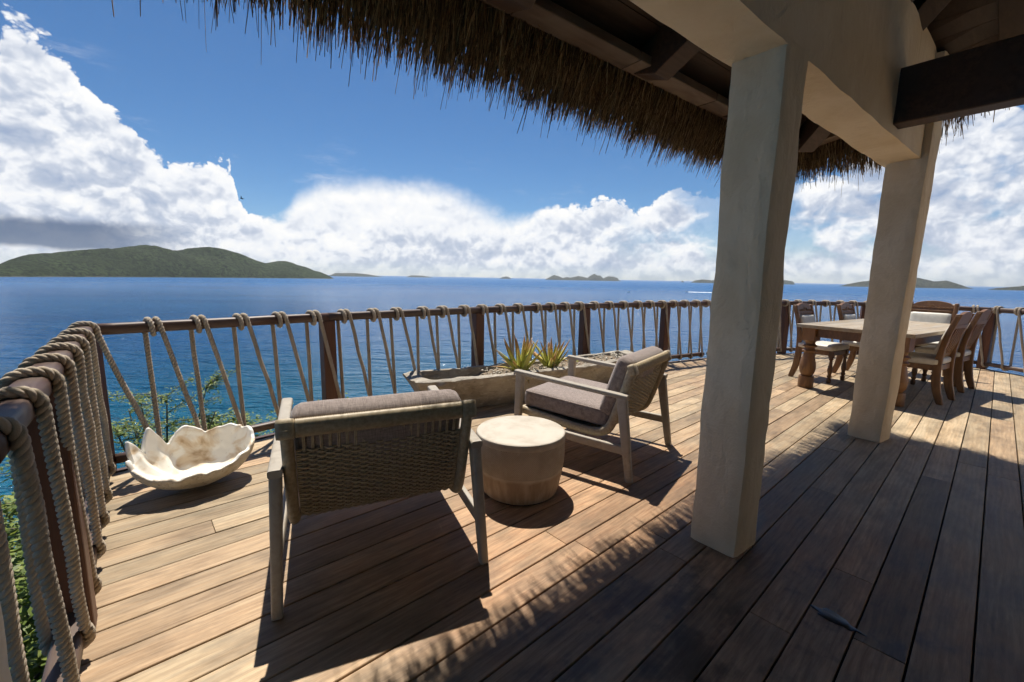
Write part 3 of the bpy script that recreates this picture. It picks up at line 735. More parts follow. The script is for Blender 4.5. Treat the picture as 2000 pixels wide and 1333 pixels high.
# ------------------------------------------------------------------ woven lounge armchairs
def chaikin(p, n=2):
    p = [np.array(q, float) for q in p]
    for _ in range(n):
        o = [p[0]]
        for a, b in zip(p[:-1], p[1:]): o += [a * .75 + b * .25, a * .25 + b * .75]
        p = o + [p[-1]]
    return np.array(p)
def rbox(name, size, rad, material, parent, n=(12, 12, 6), puff=(0., 0., 0.), seed=0., wob=.003, smooth_=True):
    """cushion-like rounded box centred at its origin"""
    b = bmesh.new(); bmesh.ops.create_cube(b, size=1.)
    me0 = bpy.data.meshes.new(name); b.free()
    V = {}; verts = []; faces = []
    def vid(p):
        k = tuple(np.round(p, 5))
        if k not in V: V[k] = len(verts); verts.append(p)
        return V[k]
    h = np.array(size) / 2.
    for ax in range(3):
        u_a, v_a = [(1, 2), (2, 0), (0, 1)][ax]; nu, nv = n[u_a], n[v_a]
        for sg in (-1, 1):
            for i in range(nu):
                for j in range(nv):
                    q = []
                    for (di, dj) in ((0, 0), (1, 0), (1, 1), (0, 1)):
                        p = np.zeros(3); p[ax] = sg * h[ax]; p[u_a] = -h[u_a] + 2 * h[u_a] * (i + di) / nu; p[v_a] = -h[v_a] + 2 * h[v_a] * (j + dj) / nv; q.append(vid(p))
                    faces.append(tuple(q) if sg > 0 else tuple(q[::-1]))
    out = []
    for p in verts:
        c = np.clip(p, -(h - rad), h - rad); d = p - c; L = np.linalg.norm(d)
        q = c + d / L * rad if L > 1e-9 else p
        for k in range(3):
            if puff[k]:
                o1, o2 = [i for i in range(3) if i != k]; w = (1 - (p[o1] / h[o1]) ** 2) * (1 - (p[o2] / h[o2]) ** 2); q[k] += math.copysign(puff[k] * w, p[k]) if abs(p[k]) > h[k] * .99 else 0
        if wob: q = q + np.array(noise.noise_vector(Vector(q * 5 + seed))) * wob
        out.append(q)
    me0.from_pydata([tuple(v) for v in out], [], faces); me0.update()
    return put(name, me0, material, parent, smooth_)
PROF = chaikin([(.040, .738), (.060, .67), (.085, .58), (.125, .46), (.158, .36), (.19, .295), (.25, .262), (.36, .255), (.56, .27), (.74, .285), (.90, .300)], 2)
PD = np.concatenate([[0], np.cumsum(np.linalg.norm(np.diff(PROF, axis=0), axis=1))])
def prof_at(s): return np.array([np.interp(s, PD, PROF[:, 0]), np.interp(s, PD, PROF[:, 1])])
def prof_n(s):
    t = prof_at(s + .004) - prof_at(s - .004); t /= np.linalg.norm(t); return np.array([-t[1], t[0]])   # towards the sitter
def bar(mb, a, b, w0, h0, w1, h1, up=(0, 0, 1), k=12, e=.45, n=8, bow=None):
    """rounded rectangular bar, tapering from (w0,h0) to (w1,h1)"""
    a, b = np.array(a, float), np.array(b, float); t = (b - a) / np.linalg.norm(b - a); u = np.array(up, float); u -= u @ t * t; u /= np.linalg.norm(u); s = np.cross(t, u)
    V = []; F = []; K = 16
    for i in range(n + 1):
        q = i / n; c = a + (b - a) * q; w = (w0 + (w1 - w0) * q) / 2; h = (h0 + (h1 - h0) * q) / 2
        if bow is not None: c = c + np.array(bow) * math.sin(math.pi * q)
        for j in range(K):
            an = 2 * math.pi * (j + .5) / K; cc, ss_ = math.cos(an), math.sin(an)
            V.append(c + s * w * math.copysign(abs(cc) ** e, cc) + u * h * math.copysign(abs(ss_) ** e, ss_))
    for i in range(n):
        for j in range(K): F.append((i * K + j, i * K + (j + 1) % K, (i + 1) * K + (j + 1) % K, (i + 1) * K + j))
    F += [tuple(range(K))[::-1], tuple(n * K + j for j in range(K))]
    mb.add(V, F)
def lounge():
    root = empty('lounge_armchair')
    for s in (-1, 1):
        mb = MB(); bar(mb, (s * .420, 0., 0.), (s * .403, .085, .546), .040, .048, .046, .072, (0, 1, 0)); auto_smooth(mb.build('leg', M_chairw, root), 50)
        mb = MB(); bar(mb, (s * .408, .915, 0.), (s * .408, .885, .598), .042, .046, .05, .066, (0, 1, 0)); auto_smooth(mb.build('leg', M_chairw, root), 50)
        mb = MB(); bar(mb, (s * .402, .045, .553), (s * .408, .925, .600), .052, .032, .056, .034, (0, 0, 1)); auto_smooth(mb.build('armrest', M_chairw, root), 50)
        mb = MB(); bar(mb, (s * .414, .052, .200), (s * .408, .90, .222), .032, .060, .032, .052, (0, 0, 1), bow=(0, 0, -.006)); auto_smooth(mb.build('side_rail', M_chairw, root), 50)
    # cross bars below the shell
    for y, z in ((.86, .222),):
        mb = MB(); bar(mb, (-.40, y, z), (.40, y, z), .036, .034, .036, .034, (0, 0, 1)); auto_smooth(mb.build('cross_bar', M_chairw, root), 50)
    # strand-wound rim of the shell
    def wound(path, r, name, sq=.9):
        p, s = resample(path, .0032); rad = r * (1 + .045 * np.where(np.arange(len(p)) % 2, 1., -1.)); mb = MB(); mb.tube(p, rad, 14, sq=sq); return put(name, mb.mesh(name), M_wick, root, True)
    for s in (-1, 1):
        wound([(s * .356, y, z) for y, z in PROF], .031, 'wound_rim', .72)
    t0 = PROF[0]; wound([(-.325, t0[0], t0[1] - .012), (.325, t0[0], t0[1] - .012)], .0225, 'wound_rim', 1.65)
    t1 = PROF[-1]; wound([(-.33, t1[0], t1[1]), (.33, t1[0], t1[1])], .024, 'wound_rim')
    for s in (-1, 1):
        rb = rbox('corner_block', (.066, .050, .078), .009, M_wick, root, (4, 4, 4), wob=0); rb.location = (s * .358, t0[0], t0[1] - .012); rb.rotation_euler = (R(-20), 0, 0)
    # weave of the back
    V = []; Q = []; base = 0
    nW = 20; xs = np.linspace(-.300, .300, nW); sA, sB = .120, .64
    def strip(P, N, T, w, th):
        # flat strand: P points, N normals, T width directions
        nonlocal base
        P = np.array(P); N = np.array(N); T = np.array(T); n = len(P)
        v = np.stack([P - T * w / 2 - N * th / 2, P + T * w / 2 - N * th / 2, P + T * w / 2 + N * th / 2, P - T * w / 2 + N * th / 2], 1).reshape(-1, 3)
        V.append(v); i = np.arange(n - 1)[:, None] * 4; a = np.arange(4)[None]; b = (a + 1) % 4
        Q.append((np.stack([i + a, i + b, i + 4 + b, i + 4 + a], -1).reshape(-1, 4)) + base); base += n * 4
    ssr = np.linspace(.02, .66, 40)
    for x in xs:
        for dx in (-.003, .003):
            P = [(x + dx, *prof_at(s)) for s in ssr]; N = [(0, *prof_n(s)) for s in ssr]; T = [(1., 0, 0)] * len(ssr); strip(P, N, T, .0052, .0035)
    nr = 46
    xx = np.linspace(-.330, .330, (nW + 1) * 4 + 1); stepx = xs[1] - xs[0]
    for r in range(nr):
        s = sA + (sB - sA) * r / (nr - 1); o = prof_at(s); n = prof_n(s); t = np.array([-n[1], n[0]]) * -1
        ph = math.pi * r; jit = random.uniform(-.0008, .0008)
        wv = np.cos((xx - xs[0]) / stepx * math.pi + ph) * .0066
        wv[np.abs(xx) > .32] = 0.
        P = [(x, o[0] + n[0] * w + t[0] * jit, o[1] + n[1] * w + t[1] * jit) for x, w in zip(xx, wv)]; N = [(0, n[0], n[1])] * len(xx); T = [(0, t[0], t[1])] * len(xx)
        strip(P, N, T, .0088, .0046)
    o = put('woven_back', fast_mesh('woven_back', np.concatenate(V), np.concatenate(Q)), M_wick, root); tag(o, kind='stuff')
    # seat deck under the cushion
    mb = MB(); Vv = []; F = []; sl = np.linspace(.60, PD[-1] - .01, 24)
    for s in sl:
        a = prof_at(s); n = prof_n(s)
        for q in (-.002, .004): Vv += [(-.33, a[0] + n[0] * q, a[1] + n[1] * q), (.33, a[0] + n[0] * q, a[1] + n[1] * q)]
    for i in range(len(sl) - 1):
        k = i * 4; F += [(k, k + 1, k + 5, k + 4), (k + 2, k + 6, k + 7, k + 3)]
    mb.add(Vv, F); mb.build('woven_seat', M_wick, root, 0, True)
    c = rbox('seat_cushion', (.68, .715, .128), .032, M_fab, root, (18, 18, 6), (.0, .0, .014), 1.); c.location = (0, .548, .372); c.rotation_euler = (R(2.6), 0, 0)
    c2 = rbox('back_cushion', (.685, .125, .44), .045, M_fab, root, (18, 6, 14), (.0, .016, .0), 4.); c2.location = (0, .166, .582); c2.rotation_euler = (R(18.5), 0, 0)
    # piping along the cushion edges
    for (cu, w, d, z) in ((c, .657, .692, .052), (c, .657, .692, -.052)):
        pts = [(-w / 2, -d / 2, z), (w / 2, -d / 2, z), (w / 2, d / 2, z), (-w / 2, d / 2, z), (-w / 2, -d / 2, z)]
        p, s = resample(pts, .02)
        for _ in range(2): p[1:-1] = (p[:-2] + 2 * p[1:-1] + p[2:]) / 4
        p[:, 0] *= 1.012; p[:, 1] *= 1.012
        mb = MB(); mb.tube(p, .0042, 6); mb.build('piping', M_fab, cu, 0, True)
    return root
ch = lounge(); ch.location = (-.497, 1.647, 0); ch.rotation_euler = (0, 0, math.atan2(.33, .735))
tag(ch, 'pale teak armchair with its woven wicker back turned, beside the clam shell', 'armchair', 'woven lounge armchairs')
c2 = copy_tree(ch); c2.location = (1.025, 2.975, 0); c2.rotation_euler = (0, 0, math.atan2(.675, .495))
tag(c2, 'pale teak armchair with taupe seat cushion showing, beside the plaster column', 'armchair', 'woven lounge armchairs')

# ------------------------------------------------------------------ drum side table
def drum():
    m, t, b = mat('weathered cast drum'); co = nd(t, 'ShaderNodeTexCoord').outputs['Object']; sp = nd(t, 'ShaderNodeSeparateXYZ', {0: co}).outputs
    n = tnoise(t, co, 6., 6., .6, .4); n2 = tnoise(t, co, 22., 5., .65); st = tnoise(t, vmul(t, co, (30., 30., 2.)), 1., 4., .6)
    c = mixc(t, smooth(t, n, .3, .7), (.38, .325, .255), (.49, .44, .37)); c = mixc(t, smooth(t, n2, .5, .75, 0., .5), c, (.56, .525, .465))
    lowm = smooth(t, mth(t, 'ADD', sp[2], mth(t, 'MULTIPLY', n, .05)), .20, .175)
    c = mixc(t, lowm, c, mixc(t, smooth(t, st, .35, .7), (.28, .21, .15), (.40, .325, .245)))
    topm = smooth(t, sp[2], .372, .384); c = mixc(t, mth(t, 'MULTIPLY', topm, smooth(t, n, .35, .65, .35, 1.)), c, (.53, .48, .41))
    t.links.new(c, b.inputs['Base Color']); b.inputs['Roughness'].default_value = .75; b.inputs['Specular IOR Level'].default_value = .25
    an = mth(t, 'ARCTAN2', sp[1], sp[0]); ck = mth(t, 'MULTIPLY', mth(t, 'SINE', mth(t, 'MULTIPLY', an, 150.)), mth(t, 'SINE', mth(t, 'MULTIPLY', sp[2], 520.)))
    band = mth(t, 'MULTIPLY', smooth(t, sp[2], .176, .179), smooth(t, sp[2], .338, .335))
    bump(t, b, mth(t, 'ADD', mth(t, 'MULTIPLY', mth(t, 'MULTIPLY', ck, band), .8), mth(t, 'MULTIPLY', n2, .25)), .8, .004)
    root = empty('drum_side_table', (.064, 2.528, 0))
    def piece(name, prof, k=72): mb = MB(); mb.lathe(prof, k); o = mb.build(name, m, root); auto_smooth(o, 30); return o
    piece('tabletop', [(.20, .342), (.2705, .342), (.2715, .346), (.2715, .374), (.268, .3815), (.262, .385), (.13, .3855)])
    piece('woven_band', [(.20, .178), (.2645, .178), (.2688, .21), (.2705, .26), (.2705, .31), (.2698, .3405), (.20, .3405)])
    piece('lower_drum', [(.19, .012), (.226, .012), (.2325, .02), (.243, .06), (.2535, .11), (.2620, .16), (.2632, .1765), (.2, .1765)])
    mb = MB(); mb.lathe([(.19, 0.), (.215, 0.), (.215, .0115), (.19, .0115)], 48); mb.build('base_ring', M_rub, root)
    tag(root, 'round drum side table with a finely woven band between two armchairs', 'side table')
drum()

# ------------------------------------------------------------------ stone trough planter and aloes
def stone_mat():
    m, t, b = mat('weathered carved stone'); co = nd(t, 'ShaderNodeTexCoord').outputs['Object']; nn = nd(t, 'ShaderNodeNewGeometry').outputs['Position']
    n = tnoise(t, co, 3., 7., .62, .5); n2 = tnoise(t, vmul(t, co, (1., 1., 3.)), 14., 6., .65); pit = tnoise(t, co, 60., 3., .6)
    c = mixc(t, smooth(t, n, .32, .68), (.25, .215, .172), (.41, .37, .31)); c = mixc(t, smooth(t, n2, .52, .72, 0., .7), c, (.56, .52, .44)); c = mixc(t, smooth(t, n2, .42, .3, 0., .6), c, (.17, .14, .11))
    t.links.new(c, b.inputs['Base Color']); b.inputs['Roughness'].default_value = .9; b.inputs['Specular IOR Level'].default_value = .2
    bump(t, b, mth(t, 'ADD', mth(t, 'ADD', n2, mth(t, 'MULTIPLY', n, .6)), mth(t, 'MULTIPLY', pit, .3)), .8, .02); return m
M_stone = stone_mat()
TC = chaikin([(-.96, 3.93, 0), (-.2, 4.36, 0), (.54, 4.80, 0), (1.15, 5.26, 0), (1.70, 5.72, 0)], 2)
def trough():
    root = empty('stone_trough', (TC[5][0] * 0 + .4, 4.72, 0)); o3 = np.array([.4, 4.72, 0])
    p, s = resample(TC, .035); t, a, b = frames(p, (0, 0, 1)); L = s[-1]; n = len(p); V = []; F = []
    for i in range(n):
        q = s[i] / L; end = min(1., s[i] / .22, (L - s[i]) / .3); hw = .245 * (.80 + .20 * min(1, end)) + .02 * noise.noise(Vector((s[i] * 3, 0, 0))); h = .365 + .012 * noise.noise(Vector((s[i] * 4, 5, 0))) - .02 * q
        side = np.array([-t[i][1], t[i][0], 0.])      # towards the railing
        bw = .135; sh = .05
        inner = 1.0 if (.16 < s[i] < L - .2) else 0.
        dep = h - .13 if inner else h - .012
        prof = [(-bw + sh, 0), (-(bw * .4 + hw * .6) + sh * .5, h * .38), (-hw * .93 + sh * .2, h * .72), (-hw - .012, h * .86), (-hw - .010, h * .96), (-hw + .015, h), (-hw + .06, h - .004),
                (-hw + .085, dep), (0, dep - .01), (hw - .085, dep), (hw - .06, h - .004), (hw - .015, h), (hw + .008, h * .95), (hw * .93 + sh * .2, h * .7), (bw + sh, 0)]
        und = 0.
        for k, (y, z) in enumerate(prof):
            c = p[i] + side * y
            ze = z
            # undercut ends
            if z < h * .9:
                push = max(0., 1 - s[i] / .20) * .20 * (1 - z / h); c = c + t[i] * push
                push = max(0., 1 - (L - s[i]) / .20) * .15 * (1 - z / h); c = c - t[i] * push
            nv = noise.noise_vector(Vector((c[0] * 9, c[1] * 9, z * 9))) * (.010 if z > .02 else 0.)
            n4 = noise.noise_vector(Vector((c[0] * 30, c[1] * 30, z * 30))) * (.005 if z > h * .8 else .0)
            V.append((c[0] + nv.x + n4.x - o3[0], c[1] + nv.y + n4.y - o3[1], max(0., ze + (nv.z + n4.z if z > .02 else 0))))
    K = 15
    for i in range(n - 1):
        for k in range(K - 1): F.append((i * K + k, (i + 1) * K + k, (i + 1) * K + k + 1, i * K + k + 1))
        F.append((i * K + K - 1, (i + 1) * K + K - 1, (i + 1) * K, i * K))
    F += [tuple(range(K)), tuple((n - 1) * K + k for k in range(K))[::-1]]
    mb = MB(); mb.add(V, F); o = mb.build('trough_body', M_stone, root); auto_smooth(o, 45)
    # soil and pebbles
    mb = MB(); V = []; F = []; idx = [i for i in range(n) if .62 < s[i] < L - .3]
    for q, i in enumerate(idx):
        side = np.array([-t[i][1], t[i][0], 0.])
        for y in np.linspace(-.165, .165, 9):
            c = p[i] + side * y; e = min(1., q / 8., (len(idx) - 1 - q) / 5.); z = .235 + .09 * e + .014 * noise.noise(Vector((c[0] * 12, c[1] * 12, 0))); V.append((c[0] - o3[0], c[1] - o3[1], z))
    for q in range(len(idx) - 1):
        for k in range(8): F.append((q * 9 + k, (q + 1) * 9 + k, (q + 1) * 9 + k + 1, q * 9 + k + 1))
    mb.add(V, F); mb.build('soil', M_soil, root, 0, True)
    mb = MB(); ico = [(1, 0, 0), (-1, 0, 0), (0, 1, 0), (0, -1, 0), (0, 0, 1), (0, 0, -1)]; fi = [(0, 2, 4), (2, 1, 4), (1, 3, 4), (3, 0, 4), (2, 0, 5), (1, 2, 5), (3, 1, 5), (0, 3, 5)]
    for _ in range(260):
        i = random.choice(idx[4:]); side = np.array([-t[i][1], t[i][0], 0.]); c = p[i] + side * random.uniform(-.19, .17); r = random.uniform(.008, .02)
        v = np.array(ico) * np.array([r * random.uniform(.7, 1.3), r * random.uniform(.7, 1.3), r * .7]); a_ = random.uniform(0, 6.28); v = v @ np.array([[math.cos(a_), -math.sin(a_), 0], [math.sin(a_), math.cos(a_), 0], [0, 0, 1]])
        mb.add(v + np.array([c[0] - o3[0], c[1] - o3[1], .332 + random.uniform(0, .014)]), fi)
    o = mb.build('pebbles', M_peb, root, 0, True); tag(o, kind='stuff')
    tag(root, 'long rough hewn stone trough planter against the rope railing', 'planter')
trough()
def leaf_mat():
    m, t, b = mat('aloe leaf'); q = nd(t, 'ShaderNodeAttribute', attribute_name='t').outputs['Fac']; r = nd(t, 'ShaderNodeObjectInfo').outputs['Random']; co = nd(t, 'ShaderNodeTexCoord').outputs['Object']
    n = tnoise(t, co, 25., 4., .6); k = mth(t, 'ADD', q, mth(t, 'ADD', mth(t, 'MULTIPLY', mth(t, 'SUBTRACT', r, .55), .40), mth(t, 'MULTIPLY', mth(t, 'SUBTRACT', n, .5), .25)))
    c = nt_ramp(t, k, [(.0, (.48, .48, .13)), (.38, (.42, .44, .10)), (.64, (.48, .38, .09)), (.82, (.50, .27, .09)), (1., (.44, .28, .17))])
    t.links.new(c, b.inputs['Base Color']); b.inputs['Roughness'].default_value = .5
    b.inputs['Subsurface Weight'].default_value = .0; return m
M_aloe = leaf_mat()
def aloe(loc, leaves, label, seed):
    root = empty('aloe_plant', loc); rs = random.Random(seed)
    for (az_, tilt, L, w, curl) in leaves:
        n = 10; V = []; F = []; tv = []
        d = np.array([math.cos(R(az_)), math.sin(R(az_)), 0.]); sd = np.array([-d[1], d[0], 0.]); p = d * .012; el_ = R(tilt)
        for i in range(n + 1):
            q = i / n; wd = w * (1 - q) ** .75 * (1 if q > .12 else .85 + q) + .0008; up = np.array([0, 0, 1.]) * math.cos(el_) - d * math.sin(el_)
            dip = wd * .28; th = wd * .22 + .001
            for (a_, bb) in ((-1, 0), (-.45, -dip), (.45, -dip), (1, 0), (.45, -dip - th), (-.45, -dip - th)): V.append(p + sd * a_ * wd / 2 + up * bb); tv.append(q)
            p = p + (d * math.cos(el_) + np.array([0, 0, 1.]) * math.sin(el_)) * L / n; el_ += R(curl) / n
        for i in range(n):
            for k in range(6): F.append((i * 6 + k, i * 6 + (k + 1) % 6, (i + 1) * 6 + (k + 1) % 6, (i + 1) * 6 + k))
        F += [tuple(range(6))[::-1], tuple(n * 6 + k for k in range(6))]
        mb = MB(); mb.add(V, F); me = mb.mesh('leaf'); a = me.attributes.new('t', 'FLOAT', 'POINT'); a.data.foreach_set('value', np.array(tv, np.float32)); put('leaf', me, M_aloe, root, True)
    tag(root, label, 'plant', 'aloes in the stone trough')
def rleaves(seed, n, Lr, extra):
    rs = random.Random(seed); o = []
    for i in range(n):
        k = i / n; o.append((i * 137.5 + rs.uniform(-15, 15), 84 - 52 * k ** 1.0 + rs.uniform(-5, 5), rs.uniform(*Lr) * (1 - .12 * abs(k - .3)), rs.uniform(.062, .085), rs.uniform(-16, 16)))
    return o + extra
aloe((.10, 4.49, .318), rleaves(3, 16, (.32, .45), [(190, 24, .32, .042, -30), (165, 50, .36, .034, -25), (-70, 5, .24, .05, -55), (-20, 20, .22, .045, -70), (150, 28, .26, .034, -10)]), 'larger green aloe with brown curling tips in the stone trough', 1)
aloe((.44, 4.72, .322), rleaves(9, 16, (.28, .40), [(200, 36, .20, .036, 10), (10, 40, .24, .04, -20), (-80, 30, .2, .042, -20), (40, 55, .28, .02, -10)]), 'smaller aloe of crowded upright leaves near the chair arm in the trough', 2)
aloe((.72, 4.98, .315), [(40, 30, .14, .03, -60), (140, 40, .13, .03, -80), (250, 35, .14, .028, -60), (320, 60, .12, .024, -40), (190, 65, .12, .024, -40)], 'small withered orange aloe on the pebbles in the trough', 3)

# ------------------------------------------------------------------ giant clam shell
def clam():
    mi, t, b = mat('smooth clam lining'); co = nd(t, 'ShaderNodeTexCoord').outputs['Object']
    n = tnoise(t, co, 7., 5., .55, .6); n2 = tnoise(t, co, 30., 5., .6)
    c = mixc(t, smooth(t, n, .46, .64), (.90, .87, .79), (.70, .56, .39)); c = mixc(t, smooth(t, n, .60, .72, 0., .8), c, (.40, .25, .13)); c = mixc(t, smooth(t, n2, .62, .8, 0., .5), c, (.22, .15, .09))
    t.links.new(c, b.inputs['Base Color']); b.inputs['Roughness'].default_value = .45
    bump(t, b, n2, .2, .004)
    mo, t, b = mat('rough clam outside'); co = nd(t, 'ShaderNodeTexCoord').outputs['Object']
    n = tnoise(t, co, 9., 6., .6, .5); n2 = tnoise(t, co, 45., 6., .7)
    c = mixc(t, smooth(t, n, .35, .65), (.70, .61, .46), (.80, .74, .62)); c = mixc(t, smooth(t, n2, .52, .72, 0., .7), c, (.33, .24, .14))
    t.links.new(c, b.inputs['Base Color']); b.inputs['Roughness'].default_value = .9
    lam = tnoise(t, vmul(t, co, (3., 3., 42.)), 1., 4., .65, .8)
    bump(t, b, mth(t, 'ADD', mth(t, 'ADD', n2, n), lam), 1., .022)
    nT, nR = 168, 30; V = []; F = []
    lob = [(10, .030, 20), (44, .050, 24), (90, .085, 15), (125, .135, 12), (152, .125, 9.5), (177, .055, 8)]   # angle, height, half width (deg)
    def rim(th):
        a = math.degrees(th) % 360; zz = .165; rr = 1.0; F_ = 0.; zz = .175 + .016 * noise.fractal(Vector((math.cos(th) * 3, math.sin(th) * 3, 4)), 1., 2., 4)
        if a > 270: a -= 360
        for (c, h, w) in lob:
            d = abs(a - c) / w
            if d < 1.6:
                g_ = max(0., 1 - (d / 1.2) ** 1.25); F_ = max(F_, g_ * h)
        if -170 < a < -6 or a > 190: pass
        front = max(0., -math.sin(th)); zz += -.030 * front + .035 * max(0., math.cos(th)) - .012 * max(0, -math.cos(th))
        return zz + F_, 1. + F_ * 1.0, F_
    for i in range(nT):
        th = 2 * math.pi * i / nT; zr, rr, F_ = rim(th)
        zr0 = .17
        for j in range(nR + 1):
            q = j / nR; a_, b_ = .290, .205
            rad = q * (1 + (rr - 1) * q ** 3)
            x = a_ * math.cos(th) * rad; y = b_ * math.sin(th) * rad * (1.0 if math.sin(th) > 0 else 1.05)
            fi = q * 1.52; rad = (math.sin(fi) / math.sin(1.52)) * (1 + (rr - 1) * q ** 3); x = a_ * math.cos(th) * rad; y = b_ * math.sin(th) * rad * (1.0 if math.sin(th) > 0 else 1.05)
            z = zr0 * (1 - math.cos(fi)) / (1 - math.cos(1.52)) + (zr - zr0) * q ** 3.2 + .030
            # ribs run down from the flutes
            rib = (F_ - .055) * .30 * math.sin(math.pi * q) * q if math.sin(th) > -.15 else 0.
            z += rib * .35 + .02 * (1 - math.cos(math.pi * min(1, q * 1.4))) * .2
            nv = noise.noise_vector(Vector((x * 9, y * 9, z * 9))) * .008 + noise.noise_vector(Vector((x * 34, y * 34, z * 34))) * (.0045 * q)
            V.append((x + nv.x, y + nv.y, max(.027, z + nv.z * q)))
    for i in range(nT):
        for j in range(nR): a = i * (nR + 1) + j; b2 = ((i + 1) % nT) * (nR + 1) + j; F.append((a, b2, b2 + 1, a + 1))
    me = fast_mesh('clam_shell', V, F); me.materials.append(mi); me.materials.append(mo)
    bm = bmesh.new(); bm.from_mesh(me); bmesh.ops.remove_doubles(bm, verts=bm.verts, dist=1e-5); bmesh.ops.recalc_face_normals(bm, faces=bm.faces)
    if sum(f.normal.z for f in bm.faces) < 0: bmesh.ops.reverse_faces(bm, faces=bm.faces)
    bm.to_mesh(me); bm.free()
    o = put('clam_shell', me, None, None, True)
    sm = o.modifiers.new('thick', 'SOLIDIFY'); sm.thickness = .024; sm.offset = -1.; sm.material_offset = 1; sm.material_offset_rim = 0
    sb = o.modifiers.new('sub', 'SUBSURF'); sb.levels = 1; sb.render_levels = 1
    tx = bpy.data.textures.new('clam crust', 'CLOUDS'); tx.noise_scale = .035; tx.noise_depth = 4
    o.location = (-1.945, 2.525, 0.006); o.rotation_euler = (R(8), R(0), R(49))
    tag(o, 'large white giant clam shell with pointed flutes lying open on the deck', 'shell')
clam()

# ------------------------------------------------------------------ dining set
def lathe_part(name, prof, material, parent, loc, k=24):
    mb = MB(); mb.lathe(prof, k); o = mb.build(name, material, parent); auto_smooth(o, 35); o.location = loc; return o
TA = math.atan2(.515, .857)
def dining_table():
    root = empty('dining_table', (4.76, 5.42, 0), TA); tag(root, 'heavy wooden dining table with thick bulbous turned legs', 'table')
    L, Wd = 2.14, 1.14; nbd = 6
    for i in range(nbd):
        w = (Wd - .2 * 0) / nbd; mb = MB(); mb.box((0, -Wd / 2 + w * (i + .5), .777), (L - .28, w - .003, .042)); mb.build('top_plank', M_table, root, .003, seg=1)
    for s in (-1, 1): mb = MB(); mb.box((s * (L / 2 - .0685), 0, .777), (.135, Wd, .042)); mb.build('breadboard_end', M_table, root, .004)
    for s in (-1, 1):
        mb = MB(); mb.box((0, s * (Wd / 2 - .115), .700), (L - .36, .03, .108)); mb.build('apron', M_ddark, root, .003)
        mb = MB(); mb.box((s * (L / 2 - .115), 0, .700), (.03, Wd - .36, .108)); mb.build('apron', M_ddark, root, .003)
    prof = [(.072, 0), (.082, .006), (.084, .03), (.083, .135), (.078, .15), (.06, .158), (.062, .166), (.078, .19), (.087, .235), (.088, .28), (.080, .33), (.066, .39), (.056, .44), (.058, .45), (.076, .462), (.078, .474), (.06, .486), (.054, .498), (.056, .512), (.078, .524), (.080, .536), (.062, .548), (.052, .562), (.056, .585), (.068, .60), (.06, .602)]
    for sx in (-1, 1):
        for sy in (-1, 1):
            lg = lathe_part('leg', prof, M_dine, root, (sx * (L / 2 - .125), sy * (Wd / 2 - .125), 0), 32)
            mb = MB(); mb.box((0, 0, .677), (.15, .15, .155)); mb.build('leg_block', M_dine, lg, .005)
dining_table()
CP = [(.021, 0), (.026, .008), (.027, .055), (.02, .064), (.017, .07), (.026, .085), (.027, .10), (.019, .108), (.022, .13), (.03, .165), (.029, .195), (.022, .24), (.0165, .29), (.017, .305), (.026, .315), (.026, .325), (.018, .333), (.018, .34)]
